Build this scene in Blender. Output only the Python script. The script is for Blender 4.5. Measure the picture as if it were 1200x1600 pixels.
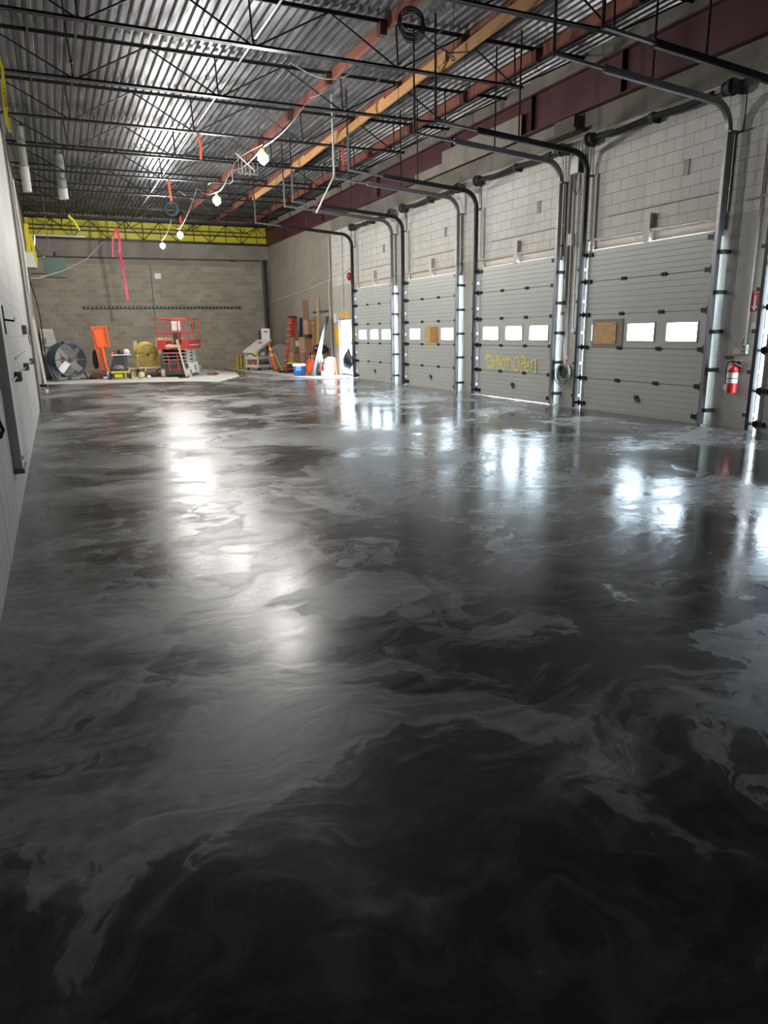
import bpy, bmesh, math, random
from mathutils import Vector, Matrix
random.seed(7)
for o in list(bpy.data.objects): bpy.data.objects.remove(o)
SC = bpy.context.scene
COL = SC.collection
PI = math.pi

# ------------------------------------------------------------------ camera
cd = bpy.data.cameras.new('camera'); cam = bpy.data.objects.new('camera', cd); COL.objects.link(cam)
cd.sensor_fit = 'VERTICAL'; cd.sensor_height = 36.0; cd.lens = 24.32; cd.clip_end = 200
Rm = Matrix(((0.90704307, 0.11996839, -0.4035845), (-0.42073922, 0.22216984, -0.87955618), (-0.01585464, 0.96759917, 0.25199302)))
cam.matrix_world = Matrix.Translation((0, 0, 1.58)) @ Rm.to_4x4()
SC.camera = cam

# ------------------------------------------------------------------ exposure, world, daylight
SC.view_settings.view_transform = 'Standard'; SC.view_settings.look = 'None'
SC.view_settings.gamma = 1.0; SC.view_settings.use_curve_mapping = False
SC.view_settings.exposure = 1.15
W = bpy.data.worlds.new('overcast_sky'); SC.world = W; W.use_nodes = True
bg = W.node_tree.nodes['Background']; bg.inputs[0].default_value = (0.74, 0.87, 1.0, 1); bg.inputs[1].default_value = 19.0

DOORS = [(4.27, 5), (8.30, 4), (12.20, 3), (16.18, 2), (20.05, 1)]   # lower Y edge, door number
DW = 2.95
XW = 9.72           # inner face of the right wall
def area(name, loc, rot, sx, sy, power, col=(1, 1, 1), portal=False, spread=None):
    l = bpy.data.lights.new(name, 'AREA'); l.shape = 'RECTANGLE'; l.size = sx; l.size_y = sy; l.energy = power; l.color = col
    if portal: l.cycles.is_portal = True
    if spread: l.spread = spread
    o = bpy.data.objects.new(name, l); o.location = loc; o.rotation_euler = rot; COL.objects.link(o); return o
for y0, n in DOORS:   # sky portals in the wall openings
    area('opening_portal', (10.04, y0 + DW / 2 + 0.1, 1.55), (0, PI / 2, 0), 3.1, 3.2, 1, portal=True)
area('doorway_portal', (10.04, 24.35, 1.05), (0, PI / 2, 0), 2.1, 1.3, 1, portal=True)
# added lamp outside the open side doorway, standing in for sun and sky light
a_ = area('added_daylight_lamp', (11.3, 22.2, 2.9), (0, 0, 0), 1.6, 1.6, 70, (1.0, 0.97, 0.92), spread=math.radians(50))
d_ = Vector((7.2, 27.2, 0)) - Vector((11.3, 22.2, 2.9)); a_.rotation_euler = d_.to_track_quat('-Z', 'Y').to_euler()

BULBS = [(4.02, 14.0, 4.83), (4.12, 18.7, 4.85), (4.05, 24.0, 4.68), (4.06, 28.0, 4.80)]
BULB_POWER = 185

# ------------------------------------------------------------------ materials
MATS = {}
def nt(name):
    m = bpy.data.materials.new(name); m.use_nodes = True
    n = m.node_tree; b = n.nodes['Principled BSDF']; return m, n, b
def plain(name, col, rough=0.5, metal=0.0, var=0.12, scale=6.0, bump=0.0, spec=None):
    if name in MATS: return MATS[name]
    m, n, b = nt(name)
    b.inputs['Roughness'].default_value = rough; b.inputs['Metallic'].default_value = metal
    if spec is not None: b.inputs['Specular IOR Level'].default_value = spec
    tc = n.nodes.new('ShaderNodeTexCoord'); no = n.nodes.new('ShaderNodeTexNoise'); no.inputs['Scale'].default_value = scale; no.inputs['Detail'].default_value = 5
    n.links.new(tc.outputs['Object'], no.inputs['Vector'])
    mx = n.nodes.new('ShaderNodeMix'); mx.data_type = 'RGBA'
    mx.inputs[6].default_value = (*[c * (1 - var) for c in col], 1); mx.inputs[7].default_value = (*[min(1, c * (1 + var)) for c in col], 1)
    n.links.new(no.outputs[0], mx.inputs[0]); n.links.new(mx.outputs[2], b.inputs['Base Color'])
    if bump:
        bp = n.nodes.new('ShaderNodeBump'); bp.inputs['Strength'].default_value = bump; bp.inputs['Distance'].default_value = 0.01
        n.links.new(no.outputs[0], bp.inputs['Height']); n.links.new(bp.outputs[0], b.inputs['Normal'])
    MATS[name] = m; return m
def emit(name, col, s):
    m, n, b = nt(name); b.inputs['Emission Color'].default_value = (*col, 1); b.inputs['Emission Strength'].default_value = s
    b.inputs['Base Color'].default_value = (*col, 1); return m
def node(n, t, **k):
    x = n.nodes.new(t)
    for a, v in k.items(): setattr(x, a, v)
    return x
def ramp(n, pts, src, interp='LINEAR'):
    r = n.nodes.new('ShaderNodeValToRGB'); r.color_ramp.interpolation = interp; e = r.color_ramp.elements
    while len(e) < len(pts): e.new(0.5)
    for i, (p, c) in enumerate(pts):
        e[i].position = p; e[i].color = (*(c if isinstance(c, tuple) else (c, c, c)), 1)
    n.links.new(src, r.inputs[0]); return r.outputs[0]
def mixc(n, fac, a, b, mode='MIX'):
    mx = n.nodes.new('ShaderNodeMix'); mx.data_type = 'RGBA'; mx.blend_type = mode
    for i, v in ((0, fac), (6, a), (7, b)):
        if hasattr(v, 'type') and not isinstance(v, (tuple, float, int)): n.links.new(v, mx.inputs[i])
        elif i == 0: mx.inputs[0].default_value = v
        else: mx.inputs[i].default_value = (*v, 1)
    return mx.outputs[2]
def noise(n, vec, scale, detail=5, dist=0.0, rough=0.5):
    t = n.nodes.new('ShaderNodeTexNoise'); t.inputs['Scale'].default_value = scale; t.inputs['Detail'].default_value = detail
    t.inputs['Distortion'].default_value = dist; t.inputs['Roughness'].default_value = rough
    if vec is not None: n.links.new(vec, t.inputs['Vector'])
    return t
def mapping(n, vec, scale=(1, 1, 1), rot=(0, 0, 0), loc=(0, 0, 0)):
    t = n.nodes.new('ShaderNodeMapping'); t.inputs['Scale'].default_value = scale; t.inputs['Rotation'].default_value = rot; t.inputs['Location'].default_value = loc
    n.links.new(vec, t.inputs['Vector']); return t.outputs[0]
def block(name, c1, c2, mortar, axis='YZ', dirt=(0.5, 0.46, 0.4), dirtamt=0.25, rough=0.75, bw=0.4, bh=0.2, ms=0.006, bumps=0.6, zoff=0.0, streak=0.0):
    m, n, b = nt(name); tc = node(n, 'ShaderNodeTexCoord'); sx = node(n, 'ShaderNodeSeparateXYZ'); n.links.new(tc.outputs['Object'], sx.inputs[0])
    cb = node(n, 'ShaderNodeCombineXYZ'); n.links.new(sx.outputs['Y' if axis[0] == 'Y' else 'X'], cb.inputs[0])
    ad = node(n, 'ShaderNodeMath', operation='ADD'); n.links.new(sx.outputs['Z'], ad.inputs[0]); ad.inputs[1].default_value = zoff; n.links.new(ad.outputs[0], cb.inputs[1])
    br = node(n, 'ShaderNodeTexBrick'); br.offset = 0.5; n.links.new(cb.outputs[0], br.inputs['Vector'])
    br.inputs['Color1'].default_value = (*c1, 1); br.inputs['Color2'].default_value = (*c2, 1); br.inputs['Mortar'].default_value = (*mortar, 1)
    br.inputs['Scale'].default_value = 1.0; br.inputs['Mortar Size'].default_value = ms; br.inputs['Mortar Smooth'].default_value = 0.4
    br.inputs['Brick Width'].default_value = bw; br.inputs['Row Height'].default_value = bh
    n1 = noise(n, tc.outputs['Object'], 0.5, 8, 0.4, 0.65); n2 = noise(n, tc.outputs['Object'], 45, 3)
    f = ramp(n, [(0.42, 0.0), (0.75, 1.0)], n1.outputs[0])
    ml = node(n, 'ShaderNodeMath', operation='MULTIPLY'); n.links.new(f, ml.inputs[0]); ml.inputs[1].default_value = dirtamt
    col = mixc(n, ml.outputs[0], br.outputs['Color'], dirt)
    if streak:
        ns = noise(n, mapping(n, tc.outputs['Object'], (3, 3, 0.15)), 1.5, 6); fs = ramp(n, [(0.5, 0.0), (0.7, streak)], ns.outputs[0])
        col = mixc(n, fs, col, dirt)
    g = ramp(n, [(0.2, 0.86), (0.8, 1.06)], n2.outputs[0]); col = mixc(n, 1.0, col, g, 'MULTIPLY')
    n.links.new(col, b.inputs['Base Color']); b.inputs['Roughness'].default_value = rough
    h = node(n, 'ShaderNodeMath', operation='MULTIPLY_ADD'); n.links.new(br.outputs['Fac'], h.inputs[0]); h.inputs[1].default_value = -1.0
    hm = node(n, 'ShaderNodeMath', operation='MULTIPLY'); n.links.new(n2.outputs[0], hm.inputs[0]); hm.inputs[1].default_value = 0.35; n.links.new(hm.outputs[0], h.inputs[2])
    bp = node(n, 'ShaderNodeBump'); bp.inputs['Strength'].default_value = bumps; bp.inputs['Distance'].default_value = 0.006
    n.links.new(h.outputs[0], bp.inputs['Height']); n.links.new(bp.outputs[0], b.inputs['Normal'])
    return m
def concrete(name, c1, c2, rough=0.8, scale=1.2, var=(0.3, 0.7), bump=0.3, spots=None):
    m, n, b = nt(name); tc = node(n, 'ShaderNodeTexCoord'); n1 = noise(n, tc.outputs['Object'], scale, 10, 0.5, 0.65)
    col = ramp(n, [(var[0], c1), (var[1], c2)], n1.outputs[0]); n2 = noise(n, tc.outputs['Object'], 30, 4)
    col = mixc(n, 1.0, col, ramp(n, [(0.3, 0.85), (0.7, 1.05)], n2.outputs[0]), 'MULTIPLY')
    n.links.new(col, b.inputs['Base Color']); b.inputs['Roughness'].default_value = rough
    bp = node(n, 'ShaderNodeBump'); bp.inputs['Strength'].default_value = bump; bp.inputs['Distance'].default_value = 0.01
    n.links.new(n2.outputs[0], bp.inputs['Height']); n.links.new(bp.outputs[0], b.inputs['Normal']); return m

def floor_mat():
    m, n, b = nt('troweled_concrete'); tc = node(n, 'ShaderNodeTexCoord'); P = tc.outputs['Object']
    # warped coordinates: the sweeping passes of the power trowel
    w1 = noise(n, P, 0.55, 3, 0.0); w2 = noise(n, P, 3.2, 3, 0.0)
    def vm(op, a, bb):
        t = node(n, 'ShaderNodeVectorMath', operation=op)
        for i, v in enumerate((a, bb)):
            if isinstance(v, tuple): t.inputs[i].default_value = v
            else: n.links.new(v, t.inputs[i])
        return t.outputs[0]
    def sc(v, s):
        t = node(n, 'ShaderNodeVectorMath', operation='SCALE'); n.links.new(v, t.inputs[0]); t.inputs[3].default_value = s; return t.outputs[0]
    q = vm('ADD', P, sc(vm('SUBTRACT', w1.outputs['Color'], (0.5, 0.5, 0.5)), 1.9))
    q2 = vm('ADD', q, sc(vm('SUBTRACT', w2.outputs['Color'], (0.5, 0.5, 0.5)), 0.28))
    # big blotches
    big = noise(n, mapping(n, q2, (0.42, 0.30, 1), (0, 0, 0), (0, 0, 0)), 1.0, 10, 0.9, 0.60)
    f1 = ramp(n, [(0.41, 0.0), (0.485, 0.28), (0.50, 0.75), (0.535, 0.55), (0.60, 1.0)], big.outputs[0])
    # circular trowel arcs
    ar = node(n, 'ShaderNodeTexWave', wave_type='RINGS', rings_direction='Z', wave_profile='SAW'); ar.inputs['Scale'].default_value = 0.16; ar.inputs['Distortion'].default_value = 5.0; ar.inputs['Detail'].default_value = 4; ar.inputs['Detail Scale'].default_value = 1.6
    n.links.new(mapping(n, q2, (1, 1, 1), (0, 0, 0), (-2.2, -19, 0)), ar.inputs['Vector'])
    f2 = ramp(n, [(0.35, 0.0), (0.80, 0.9), (0.97, 0.15)], ar.outputs['Fac'])
    # fine streaks left by the blades
    st = noise(n, mapping(n, q2, (1.2, 5.0, 1), (0, 0, 0.35)), 1.6, 8, 0.4, 0.62); f3 = ramp(n, [(0.45, 0.0), (0.68, 1.0)], st.outputs[0])
    def ma(op, a, bb, c=None):
        t = node(n, 'ShaderNodeMath', operation=op)
        for i, v in enumerate((a, bb, c)):
            if v is None: continue
            if isinstance(v, (int, float)): t.inputs[i].default_value = v
            else: n.links.new(v, t.inputs[i])
        return t.outputs[0]
    s = ma('ADD', ma('MULTIPLY', f1, 0.62), ma('MULTIPLY', f2, 0.28)); s = ma('ADD', s, ma('MULTIPLY', f3, 0.26))
    col = ramp(n, [(0.0, (0.036, 0.037, 0.037)), (0.35, (0.080, 0.081, 0.081)), (0.72, (0.26, 0.26, 0.257)), (1.0, (0.37, 0.37, 0.362))], s)
    fine = noise(n, P, 14, 6); col = mixc(n, 1.0, col, ramp(n, [(0.25, 0.78), (0.75, 1.15)], fine.outputs[0]), 'MULTIPLY')
    n.links.new(col, b.inputs['Base Color'])
    ro = ramp(n, [(0.0, 0.15), (0.35, 0.22), (0.8, 0.38), (1.0, 0.46)], s)
    # rougher to the left, glossier towards the doors, to soften the bulb reflections
    sp = node(n, 'ShaderNodeSeparateXYZ'); n.links.new(q, sp.inputs[0])
    fx = node(n, 'ShaderNodeMapRange', interpolation_type='SMOOTHSTEP'); n.links.new(ma('SUBTRACT', sp.outputs['X'], ma('MULTIPLY', sp.outputs['Y'], 0.12)), fx.inputs[0]); fx.inputs[1].default_value = 0.6; fx.inputs[2].default_value = 4.6; fx.inputs[3].default_value = 0.09; fx.inputs[4].default_value = -0.06
    n.links.new(ma('ADD', ro, fx.outputs[0]), b.inputs['Roughness'])
    n.links.new(ramp(n, [(0.0, 0.16), (0.5, 0.34), (1.0, 0.62)], s), b.inputs['Specular IOR Level'])
    bp = node(n, 'ShaderNodeBump'); bp.inputs['Strength'].default_value = 0.25; bp.inputs['Distance'].default_value = 0.012
    hn = ma('ADD', ma('MULTIPLY', st.outputs[0], 0.5), ma('MULTIPLY', big.outputs[0], 1.0)); n.links.new(hn, bp.inputs['Height']); n.links.new(bp.outputs[0], b.inputs['Normal'])
    return m

def deck_mat():
    m, n, b = nt('galvanized_deck'); tc = node(n, 'ShaderNodeTexCoord'); P = tc.outputs['Object']
    n1 = noise(n, mapping(n, P, (1, 0.35, 1)), 1.1, 8, 0.6, 0.65); n2 = noise(n, mapping(n, P, (8, 0.6, 1)), 2.0, 5)
    col = ramp(n, [(0.3, (0.07, 0.072, 0.075)), (0.55, (0.19, 0.195, 0.205)), (0.8, (0.36, 0.37, 0.39))], n1.outputs[0])
    col = mixc(n, 1.0, col, ramp(n, [(0.3, 0.65), (0.7, 1.1)], n2.outputs[0]), 'MULTIPLY')
    n.links.new(col, b.inputs['Base Color']); b.inputs['Metallic'].default_value = 0.75
    n.links.new(ramp(n, [(0.2, 0.30), (0.8, 0.48)], n2.outputs[0]), b.inputs['Roughness']); return m
def pane_mat():
    m, n, b = nt('window_glass'); out = n.nodes['Material Output']
    tr = node(n, 'ShaderNodeBsdfTransparent'); tr.inputs[0].default_value = (0.93, 0.96, 0.97, 1)
    gl = node(n, 'ShaderNodeBsdfGlossy'); gl.inputs['Roughness'].default_value = 0.05; mx = node(n, 'ShaderNodeMixShader'); mx.inputs[0].default_value = 0.07
    n.links.new(tr.outputs[0], mx.inputs[1]); n.links.new(gl.outputs[0], mx.inputs[2]); n.links.new(mx.outputs[0], out.inputs[0]); return m
def wood(name, c1, c2, axis=(1, 0.05, 1)):
    m, n, b = nt(name); tc = node(n, 'ShaderNodeTexCoord'); n1 = noise(n, mapping(n, tc.outputs['Object'], tuple(18 * a for a in axis)), 1.0, 6, 0.8)
    n.links.new(ramp(n, [(0.3, c1), (0.7, c2)], n1.outputs[0]), b.inputs['Base Color']); b.inputs['Roughness'].default_value = 0.65; return m

M_FLOOR = floor_mat(); M_DECK = deck_mat(); M_PANE = pane_mat()
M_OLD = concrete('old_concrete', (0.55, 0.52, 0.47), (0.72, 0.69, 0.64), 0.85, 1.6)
M_WHITEBLOCK = block('white_painted_block', (0.68, 0.68, 0.65), (0.73, 0.73, 0.70), (0.38, 0.37, 0.34), 'YZ', (0.42, 0.39, 0.34), 0.5, 0.55, bumps=0.8, streak=0.35)
M_PIER = concrete('painted_pier_concrete', (0.42, 0.40, 0.36), (0.54, 0.52, 0.48), 0.6, 0.9)
M_GREYCAST = concrete('bare_concrete', (0.22, 0.20, 0.17), (0.34, 0.31, 0.27), 0.85, 0.8)
M_TANWALL = block('bare_side_block', (0.30, 0.275, 0.235), (0.33, 0.305, 0.26), (0.28, 0.26, 0.22), 'YZ', (0.22, 0.19, 0.155), 0.7, 0.85, ms=0.005, bumps=0.35, streak=0.3)
M_FARBLOCK = block('far_grey_block', (0.40, 0.365, 0.295), (0.29, 0.262, 0.21), (0.44, 0.41, 0.345), 'XZ', (0.20, 0.185, 0.16), 0.45, 0.85, ms=0.009, bumps=0.5)
M_LEFTBLOCK = block('left_white_block', (0.50, 0.49, 0.46), (0.55, 0.54, 0.51), (0.34, 0.32, 0.29), 'YZ', (0.36, 0.28, 0.23), 0.55, 0.6, ms=0.004, bumps=0.5, streak=0.6)
M_LEFTTAN = block('left_tan_block', (0.36, 0.31, 0.25), (0.42, 0.37, 0.30), (0.3, 0.27, 0.22), 'YZ', (0.2, 0.17, 0.14), 0.6, 0.85, streak=0.5)
M_UNSEEN = concrete('unseen_concrete', (0.30, 0.30, 0.28), (0.42, 0.42, 0.40))  # unseen wall behind the camera and roof slab; lightened to bounce light
M_BLACKSTEEL = plain('black_joist_paint', (0.022, 0.023, 0.025), 0.42, 0.3, 0.25)
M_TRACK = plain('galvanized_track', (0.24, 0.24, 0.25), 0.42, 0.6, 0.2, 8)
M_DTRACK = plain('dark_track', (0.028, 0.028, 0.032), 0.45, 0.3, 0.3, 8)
M_REDSTEEL = plain('red_oxide_steel', (0.24, 0.085, 0.06), 0.6, 0.1, 0.3, 3)
M_MAROON = plain('maroon_girder_paint', (0.075, 0.020, 0.027), 0.5, 0.1, 0.3, 2)
M_CREAM = plain('cream_lintel_paint', (0.56, 0.49, 0.43), 0.55, 0, 0.15, 5)
M_PANEL = plain('door_panel_paint', (0.55, 0.585, 0.56), 0.42, 0.0, 0.07, 1.5)
M_SEAM = plain('door_seam', (0.07, 0.07, 0.07), 0.7)
M_BLACK = plain('black_iron', (0.02, 0.02, 0.022), 0.5, 0.4)
M_RUBBER = plain('black_rubber', (0.025, 0.024, 0.023), 0.75)
M_SEAL = plain('weather_seal', (0.55, 0.53, 0.47), 0.7)
M_PLY = wood('plywood', (0.62, 0.38, 0.17), (0.76, 0.50, 0.25), (1, 0.3, 1))
M_PLYGREY = plain('weathered_board', (0.33, 0.30, 0.24), 0.8)
M_LUMBER = wood('lumber', (0.40, 0.20, 0.075), (0.56, 0.31, 0.13), (1, 0.05, 1))
M_PALEWOOD = wood('pale_wood', (0.55, 0.42, 0.26), (0.66, 0.52, 0.34), (1, 1, 0.1))
M_WHITE = plain('white_plastic', (0.75, 0.75, 0.73), 0.45, 0, 0.05)
M_OFFWHITE = plain('offwhite_paint', (0.66, 0.63, 0.57), 0.5, 0, 0.08)
M_RED = plain('signal_red', (0.55, 0.02, 0.025), 0.3, 0, 0.08)
M_LIFTRED = plain('lift_red', (0.60, 0.055, 0.045), 0.45, 0, 0.15)
M_ORANGE = plain('safety_orange', (0.85, 0.13, 0.015), 0.5, 0, 0.12)
M_FIBERRED = plain('fiberglass_red', (0.62, 0.09, 0.045), 0.5, 0, 0.12)
M_YELLOW = plain('hazard_yellow', (0.75, 0.62, 0.02), 0.5, 0, 0.15)
M_YWRAP = plain('yellow_sheet', (0.66, 0.60, 0.04), 0.45, 0, 0.25, 1.5)
M_YFAN = plain('fan_yellow', (0.62, 0.47, 0.10), 0.5, 0, 0.15)
M_YSPRAY = plain('spray_yellow', (0.95, 0.80, 0.22), 0.85, 0, 0.10, 12)
M_WALLORANGE = plain('orange_yellow_wall_paint', (0.85, 0.45, 0.015), 0.55, 0, 0.1)
M_BLUEFAN = plain('fan_blue_grey', (0.07, 0.12, 0.19), 0.4, 0.3, 0.2)
M_NAVY = plain('navy_fabric', (0.02, 0.03, 0.11), 0.7)
M_COOLER = plain('cooler_blue', (0.04, 0.13, 0.42), 0.4, 0, 0.08)
M_SKYBLUE = plain('label_blue', (0.10, 0.45, 0.80), 0.5)
M_ALU = plain('aluminium', (0.62, 0.63, 0.65), 0.35, 0.8, 0.12)
M_GREY = plain('machine_grey', (0.20, 0.20, 0.20), 0.5, 0.2, 0.25)
M_DKGREY = plain('dark_grey', (0.07, 0.07, 0.07), 0.6, 0.1, 0.25)
M_GREENBOX = plain('grey_green_enamel', (0.105, 0.15, 0.125), 0.5, 0.1, 0.08)
M_CARD = plain('cardboard', (0.40, 0.24, 0.14), 0.85, 0, 0.1)
M_CARDD = plain('brown_card', (0.28, 0.165, 0.09), 0.85, 0, 0.1)
M_BAG = plain('black_bag_film', (0.02, 0.021, 0.024), 0.28, 0, 0.2)
M_GREEN = plain('green_hose', (0.03, 0.17, 0.08), 0.45)
M_PINK = plain('pink_tag', (0.80, 0.45, 0.48), 0.5)
M_MAGENTA = plain('magenta_ribbon', (0.70, 0.03, 0.13), 0.5)
M_ORTAPE = plain('orange_ribbon', (0.80, 0.13, 0.05), 0.5)
M_CABLEW = plain('pale_cable', (0.50, 0.49, 0.45), 0.5)
M_CABLEB = plain('blue_black_cable', (0.02, 0.03, 0.045), 0.4)
M_SHEET = plain('clear_dusty_sheet', (0.40, 0.40, 0.37), 0.4)
M_MESHGREY = plain('grille_wire', (0.45, 0.46, 0.47), 0.4, 0.7)
M_PIPEW = plain('vent_pipe_white', (0.62, 0.61, 0.56), 0.5)
M_PIPEG = plain('vent_pipe_galv', (0.34, 0.37, 0.33), 0.45, 0.5)
M_BULB = emit('lit_bulb', (1.0, 0.96, 0.90), 60.0)
M_DIRTY = plain('dirty_rag', (0.09, 0.07, 0.05), 0.9)
M_SCREEN = plain('purple_grey_panel', (0.20, 0.17, 0.19), 0.7)

# ------------------------------------------------------------------ mesh helpers
def B(): return bmesh.new()
def obox(bm, M, sx, sy, sz):
    r = bmesh.ops.create_cube(bm, size=1.0, matrix=M @ Matrix.Diagonal((sx, sy, sz, 1))); return r
def box(bm, x0, x1, y0, y1, z0, z1):
    obox(bm, Matrix.Translation(((x0 + x1) / 2, (y0 + y1) / 2, (z0 + z1) / 2)), abs(x1 - x0), abs(y1 - y0), abs(z1 - z0)); return bm
def frame(d, up=(0, 0, 1)):
    d = Vector(d).normalized(); u = Vector(up)
    if abs(d.dot(u)) > 0.98: u = Vector((0, 1, 0)) if abs(d.y) < 0.9 else Vector((1, 0, 0))
    s = d.cross(u).normalized(); u = s.cross(d); return d, s, u
def bar(bm, p0, p1, w, h, up=(0, 0, 1)):
    p0, p1 = Vector(p0), Vector(p1); d, s, u = frame(p1 - p0, up)
    M = Matrix((( s.x, d.x, u.x, 0), (s.y, d.y, u.y, 0), (s.z, d.z, u.z, 0), (0, 0, 0, 1)))
    obox(bm, Matrix.Translation((p0 + p1) / 2) @ M, w, (p1 - p0).length, h); return bm
def cyl(bm, p0, p1, r, seg=12, r2=None):
    p0, p1 = Vector(p0), Vector(p1); d, s, u = frame(p1 - p0)
    M = Matrix(((s.x, u.x, -d.x, 0), (s.y, u.y, -d.y, 0), (s.z, u.z, -d.z, 0), (0, 0, 0, 1)))
    q = s.cross(u); sg = 1 if q.dot(d) > 0 else -1
    M = Matrix(((s.x, u.x, sg * d.x, 0), (s.y, u.y, sg * d.y, 0), (s.z, u.z, sg * d.z, 0), (0, 0, 0, 1)))
    if sg < 0: M = Matrix(((u.x, s.x, d.x, 0), (u.y, s.y, d.y, 0), (u.z, s.z, d.z, 0), (0, 0, 0, 1)))
    bmesh.ops.create_cone(bm, cap_ends=True, segments=seg, radius1=r, radius2=r if r2 is None else r2, depth=(p1 - p0).length, matrix=Matrix.Translation((p0 + p1) / 2) @ M); return bm
def sweep(bm, pts, prof, closed=False, up=(0, 0, 1), cap=True):
    pts = [Vector(p) for p in pts]; n = len(pts); rings = []; prev = None
    for i, p in enumerate(pts):
        if closed: t = pts[(i + 1) % n] - pts[i - 1]
        else: t = pts[min(i + 1, n - 1)] - pts[max(i - 1, 0)]
        t.normalize()
        if prev is None: _, s, u = frame(t, up)
        else:
            u = (prev - t * prev.dot(t))
            u = u.normalized() if u.length > 1e-6 else frame(t, up)[2]
            s = t.cross(u)
        prev = u; rings.append([bm.verts.new(p + s * a + u * b_) for a, b_ in prof])
    k = len(prof)
    for i in range(n if closed else n - 1):
        A, C = rings[i], rings[(i + 1) % n]
        for j in range(k): bm.faces.new((A[j], A[(j + 1) % k], C[(j + 1) % k], C[j]))
    if cap and not closed:
        bm.faces.new(list(reversed(rings[0]))); bm.faces.new(rings[-1])
    return bm
def circ(r, k=8): return [(r * math.cos(2 * PI * i / k), r * math.sin(2 * PI * i / k)) for i in range(k)]
def rect(w, h): return [(-w / 2, -h / 2), (w / 2, -h / 2), (w / 2, h / 2), (-w / 2, h / 2)]
def tube(bm, pts, r, k=8, closed=False): return sweep(bm, pts, circ(r, k), closed)
def ringpts(c, axis, R, k=24, a0=0, a1=2 * PI):
    d, s, u = frame(axis); c = Vector(c); full = abs(a1 - a0 - 2 * PI) < 1e-6
    return [c + s * R * math.cos(a0 + (a1 - a0) * i / (k if full else k - 1)) + u * R * math.sin(a0 + (a1 - a0) * i / (k if full else k - 1)) for i in range(k)]
def torus(bm, c, axis, R, r, k=24, kk=6): return tube(bm, ringpts(c, axis, R, k), r, kk, True)
def shell(bm, c, axis, R, depth, th=0.01, k=32):   # open drum
    d, s, u = frame(axis); c = Vector(c); V = []
    for i in range(k):
        a = 2 * PI * i / k; e = s * math.cos(a) + u * math.sin(a)
        V.append([bm.verts.new(c + e * R), bm.verts.new(c + e * R + d * depth), bm.verts.new(c + e * (R - th) + d * depth), bm.verts.new(c + e * (R - th))])
    for i in range(k):
        a, b_ = V[i], V[(i + 1) % k]
        for j in range(4): bm.faces.new((a[j], b_[j], b_[(j + 1) % 4], a[(j + 1) % 4]))
    return bm
def lathe(bm, prof, c=(0, 0, 0), k=20):
    c = Vector(c); R = [[bm.verts.new(c + Vector((r * math.cos(2 * PI * i / k), r * math.sin(2 * PI * i / k), z))) for i in range(k)] for r, z in prof]
    for a, b_ in zip(R, R[1:]):
        for i in range(k): bm.faces.new((a[i], a[(i + 1) % k], b_[(i + 1) % k], b_[i]))
    bm.faces.new(list(reversed(R[0]))); bm.faces.new(R[-1]); return bm
def prism(bm, poly, axis, a0, a1):   # polygon in the two other axes, extruded along axis
    def v(p, a):
        return Vector((a, p[0], p[1])) if axis == 'X' else Vector((p[0], a, p[1])) if axis == 'Y' else Vector((p[0], p[1], a))
    A = [bm.verts.new(v(p, a0)) for p in poly]; C = [bm.verts.new(v(p, a1)) for p in poly]; n = len(poly)
    bm.faces.new(A); bm.faces.new(list(reversed(C)))
    for i in range(n): bm.faces.new((A[i], C[i], C[(i + 1) % n], A[(i + 1) % n]))
    return bm
def ball(bm, c, r, sx=1, sy=1, sz=1, seg=14):
    bmesh.ops.create_uvsphere(bm, u_segments=seg, v_segments=seg // 2 + 2, radius=r, matrix=Matrix.Translation(c) @ Matrix.Diagonal((sx, sy, sz, 1))); return bm
def lump(bm, c, r, sx, sy, sz, seed=0, amp=0.18):
    n0 = len(bm.verts); bmesh.ops.create_icosphere(bm, subdivisions=3, radius=r, matrix=Matrix.Identity(4)); bm.verts.ensure_lookup_table()
    from mathutils import noise as N
    for v in bm.verts[n0:]:
        d = N.noise(v.co * (2.2 / r) + Vector((seed * 7.1, 3, 1))) + 0.5 * N.noise(v.co * (5.5 / r) + Vector((seed, 9, 1)))
        v.co *= 1 + amp * d; v.co.x *= sx; v.co.y *= sy; v.co.z *= sz; v.co += Vector(c)
    return bm
def put(name, bm, mat, parent=None, smooth=False, bevel=0, world=True):
    """link ONE mesh object; world=True: bm is in world coordinates, otherwise in the thing's own frame"""
    bmesh.ops.recalc_face_normals(bm, faces=bm.faces)
    if parent is not None and world: bm.transform(ROOTM[parent.name].inverted())
    me = bpy.data.meshes.new(name); bm.to_mesh(me); bm.free()
    for m in (mat if isinstance(mat, (list, tuple)) else [mat]): me.materials.append(m)
    if smooth:
        for p in me.polygons: p.use_smooth = True
    o = bpy.data.objects.new(name, me); COL.objects.link(o)
    if parent is not None: o.parent = parent; ROOTM[o.name] = ROOTM[parent.name]
    else: ROOTM[o.name] = Matrix.Identity(4)
    if bevel:
        md = o.modifiers.new('bevel', 'BEVEL'); md.width = bevel; md.segments = 2; md.limit_method = 'ANGLE'
    return o
ROOTM = {}
def tag(o, label=None, cat=None, group=None, kind=None):
    if label: o['label'] = label
    if cat: o['category'] = cat
    if group: o['group'] = group
    if kind: o['kind'] = kind
    return o
def thing(name, label, cat, loc=(0, 0, 0), rotz=0, group=None, kind=None):
    o = bpy.data.objects.new(name, None); o.empty_display_size = 0.1; COL.objects.link(o); o.location = loc; o.rotation_euler = (0, 0, rotz)
    ROOTM[o.name] = Matrix.Translation(loc) @ Matrix.Rotation(rotz, 4, 'Z')
    return tag(o, label, cat, group, kind)
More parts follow.
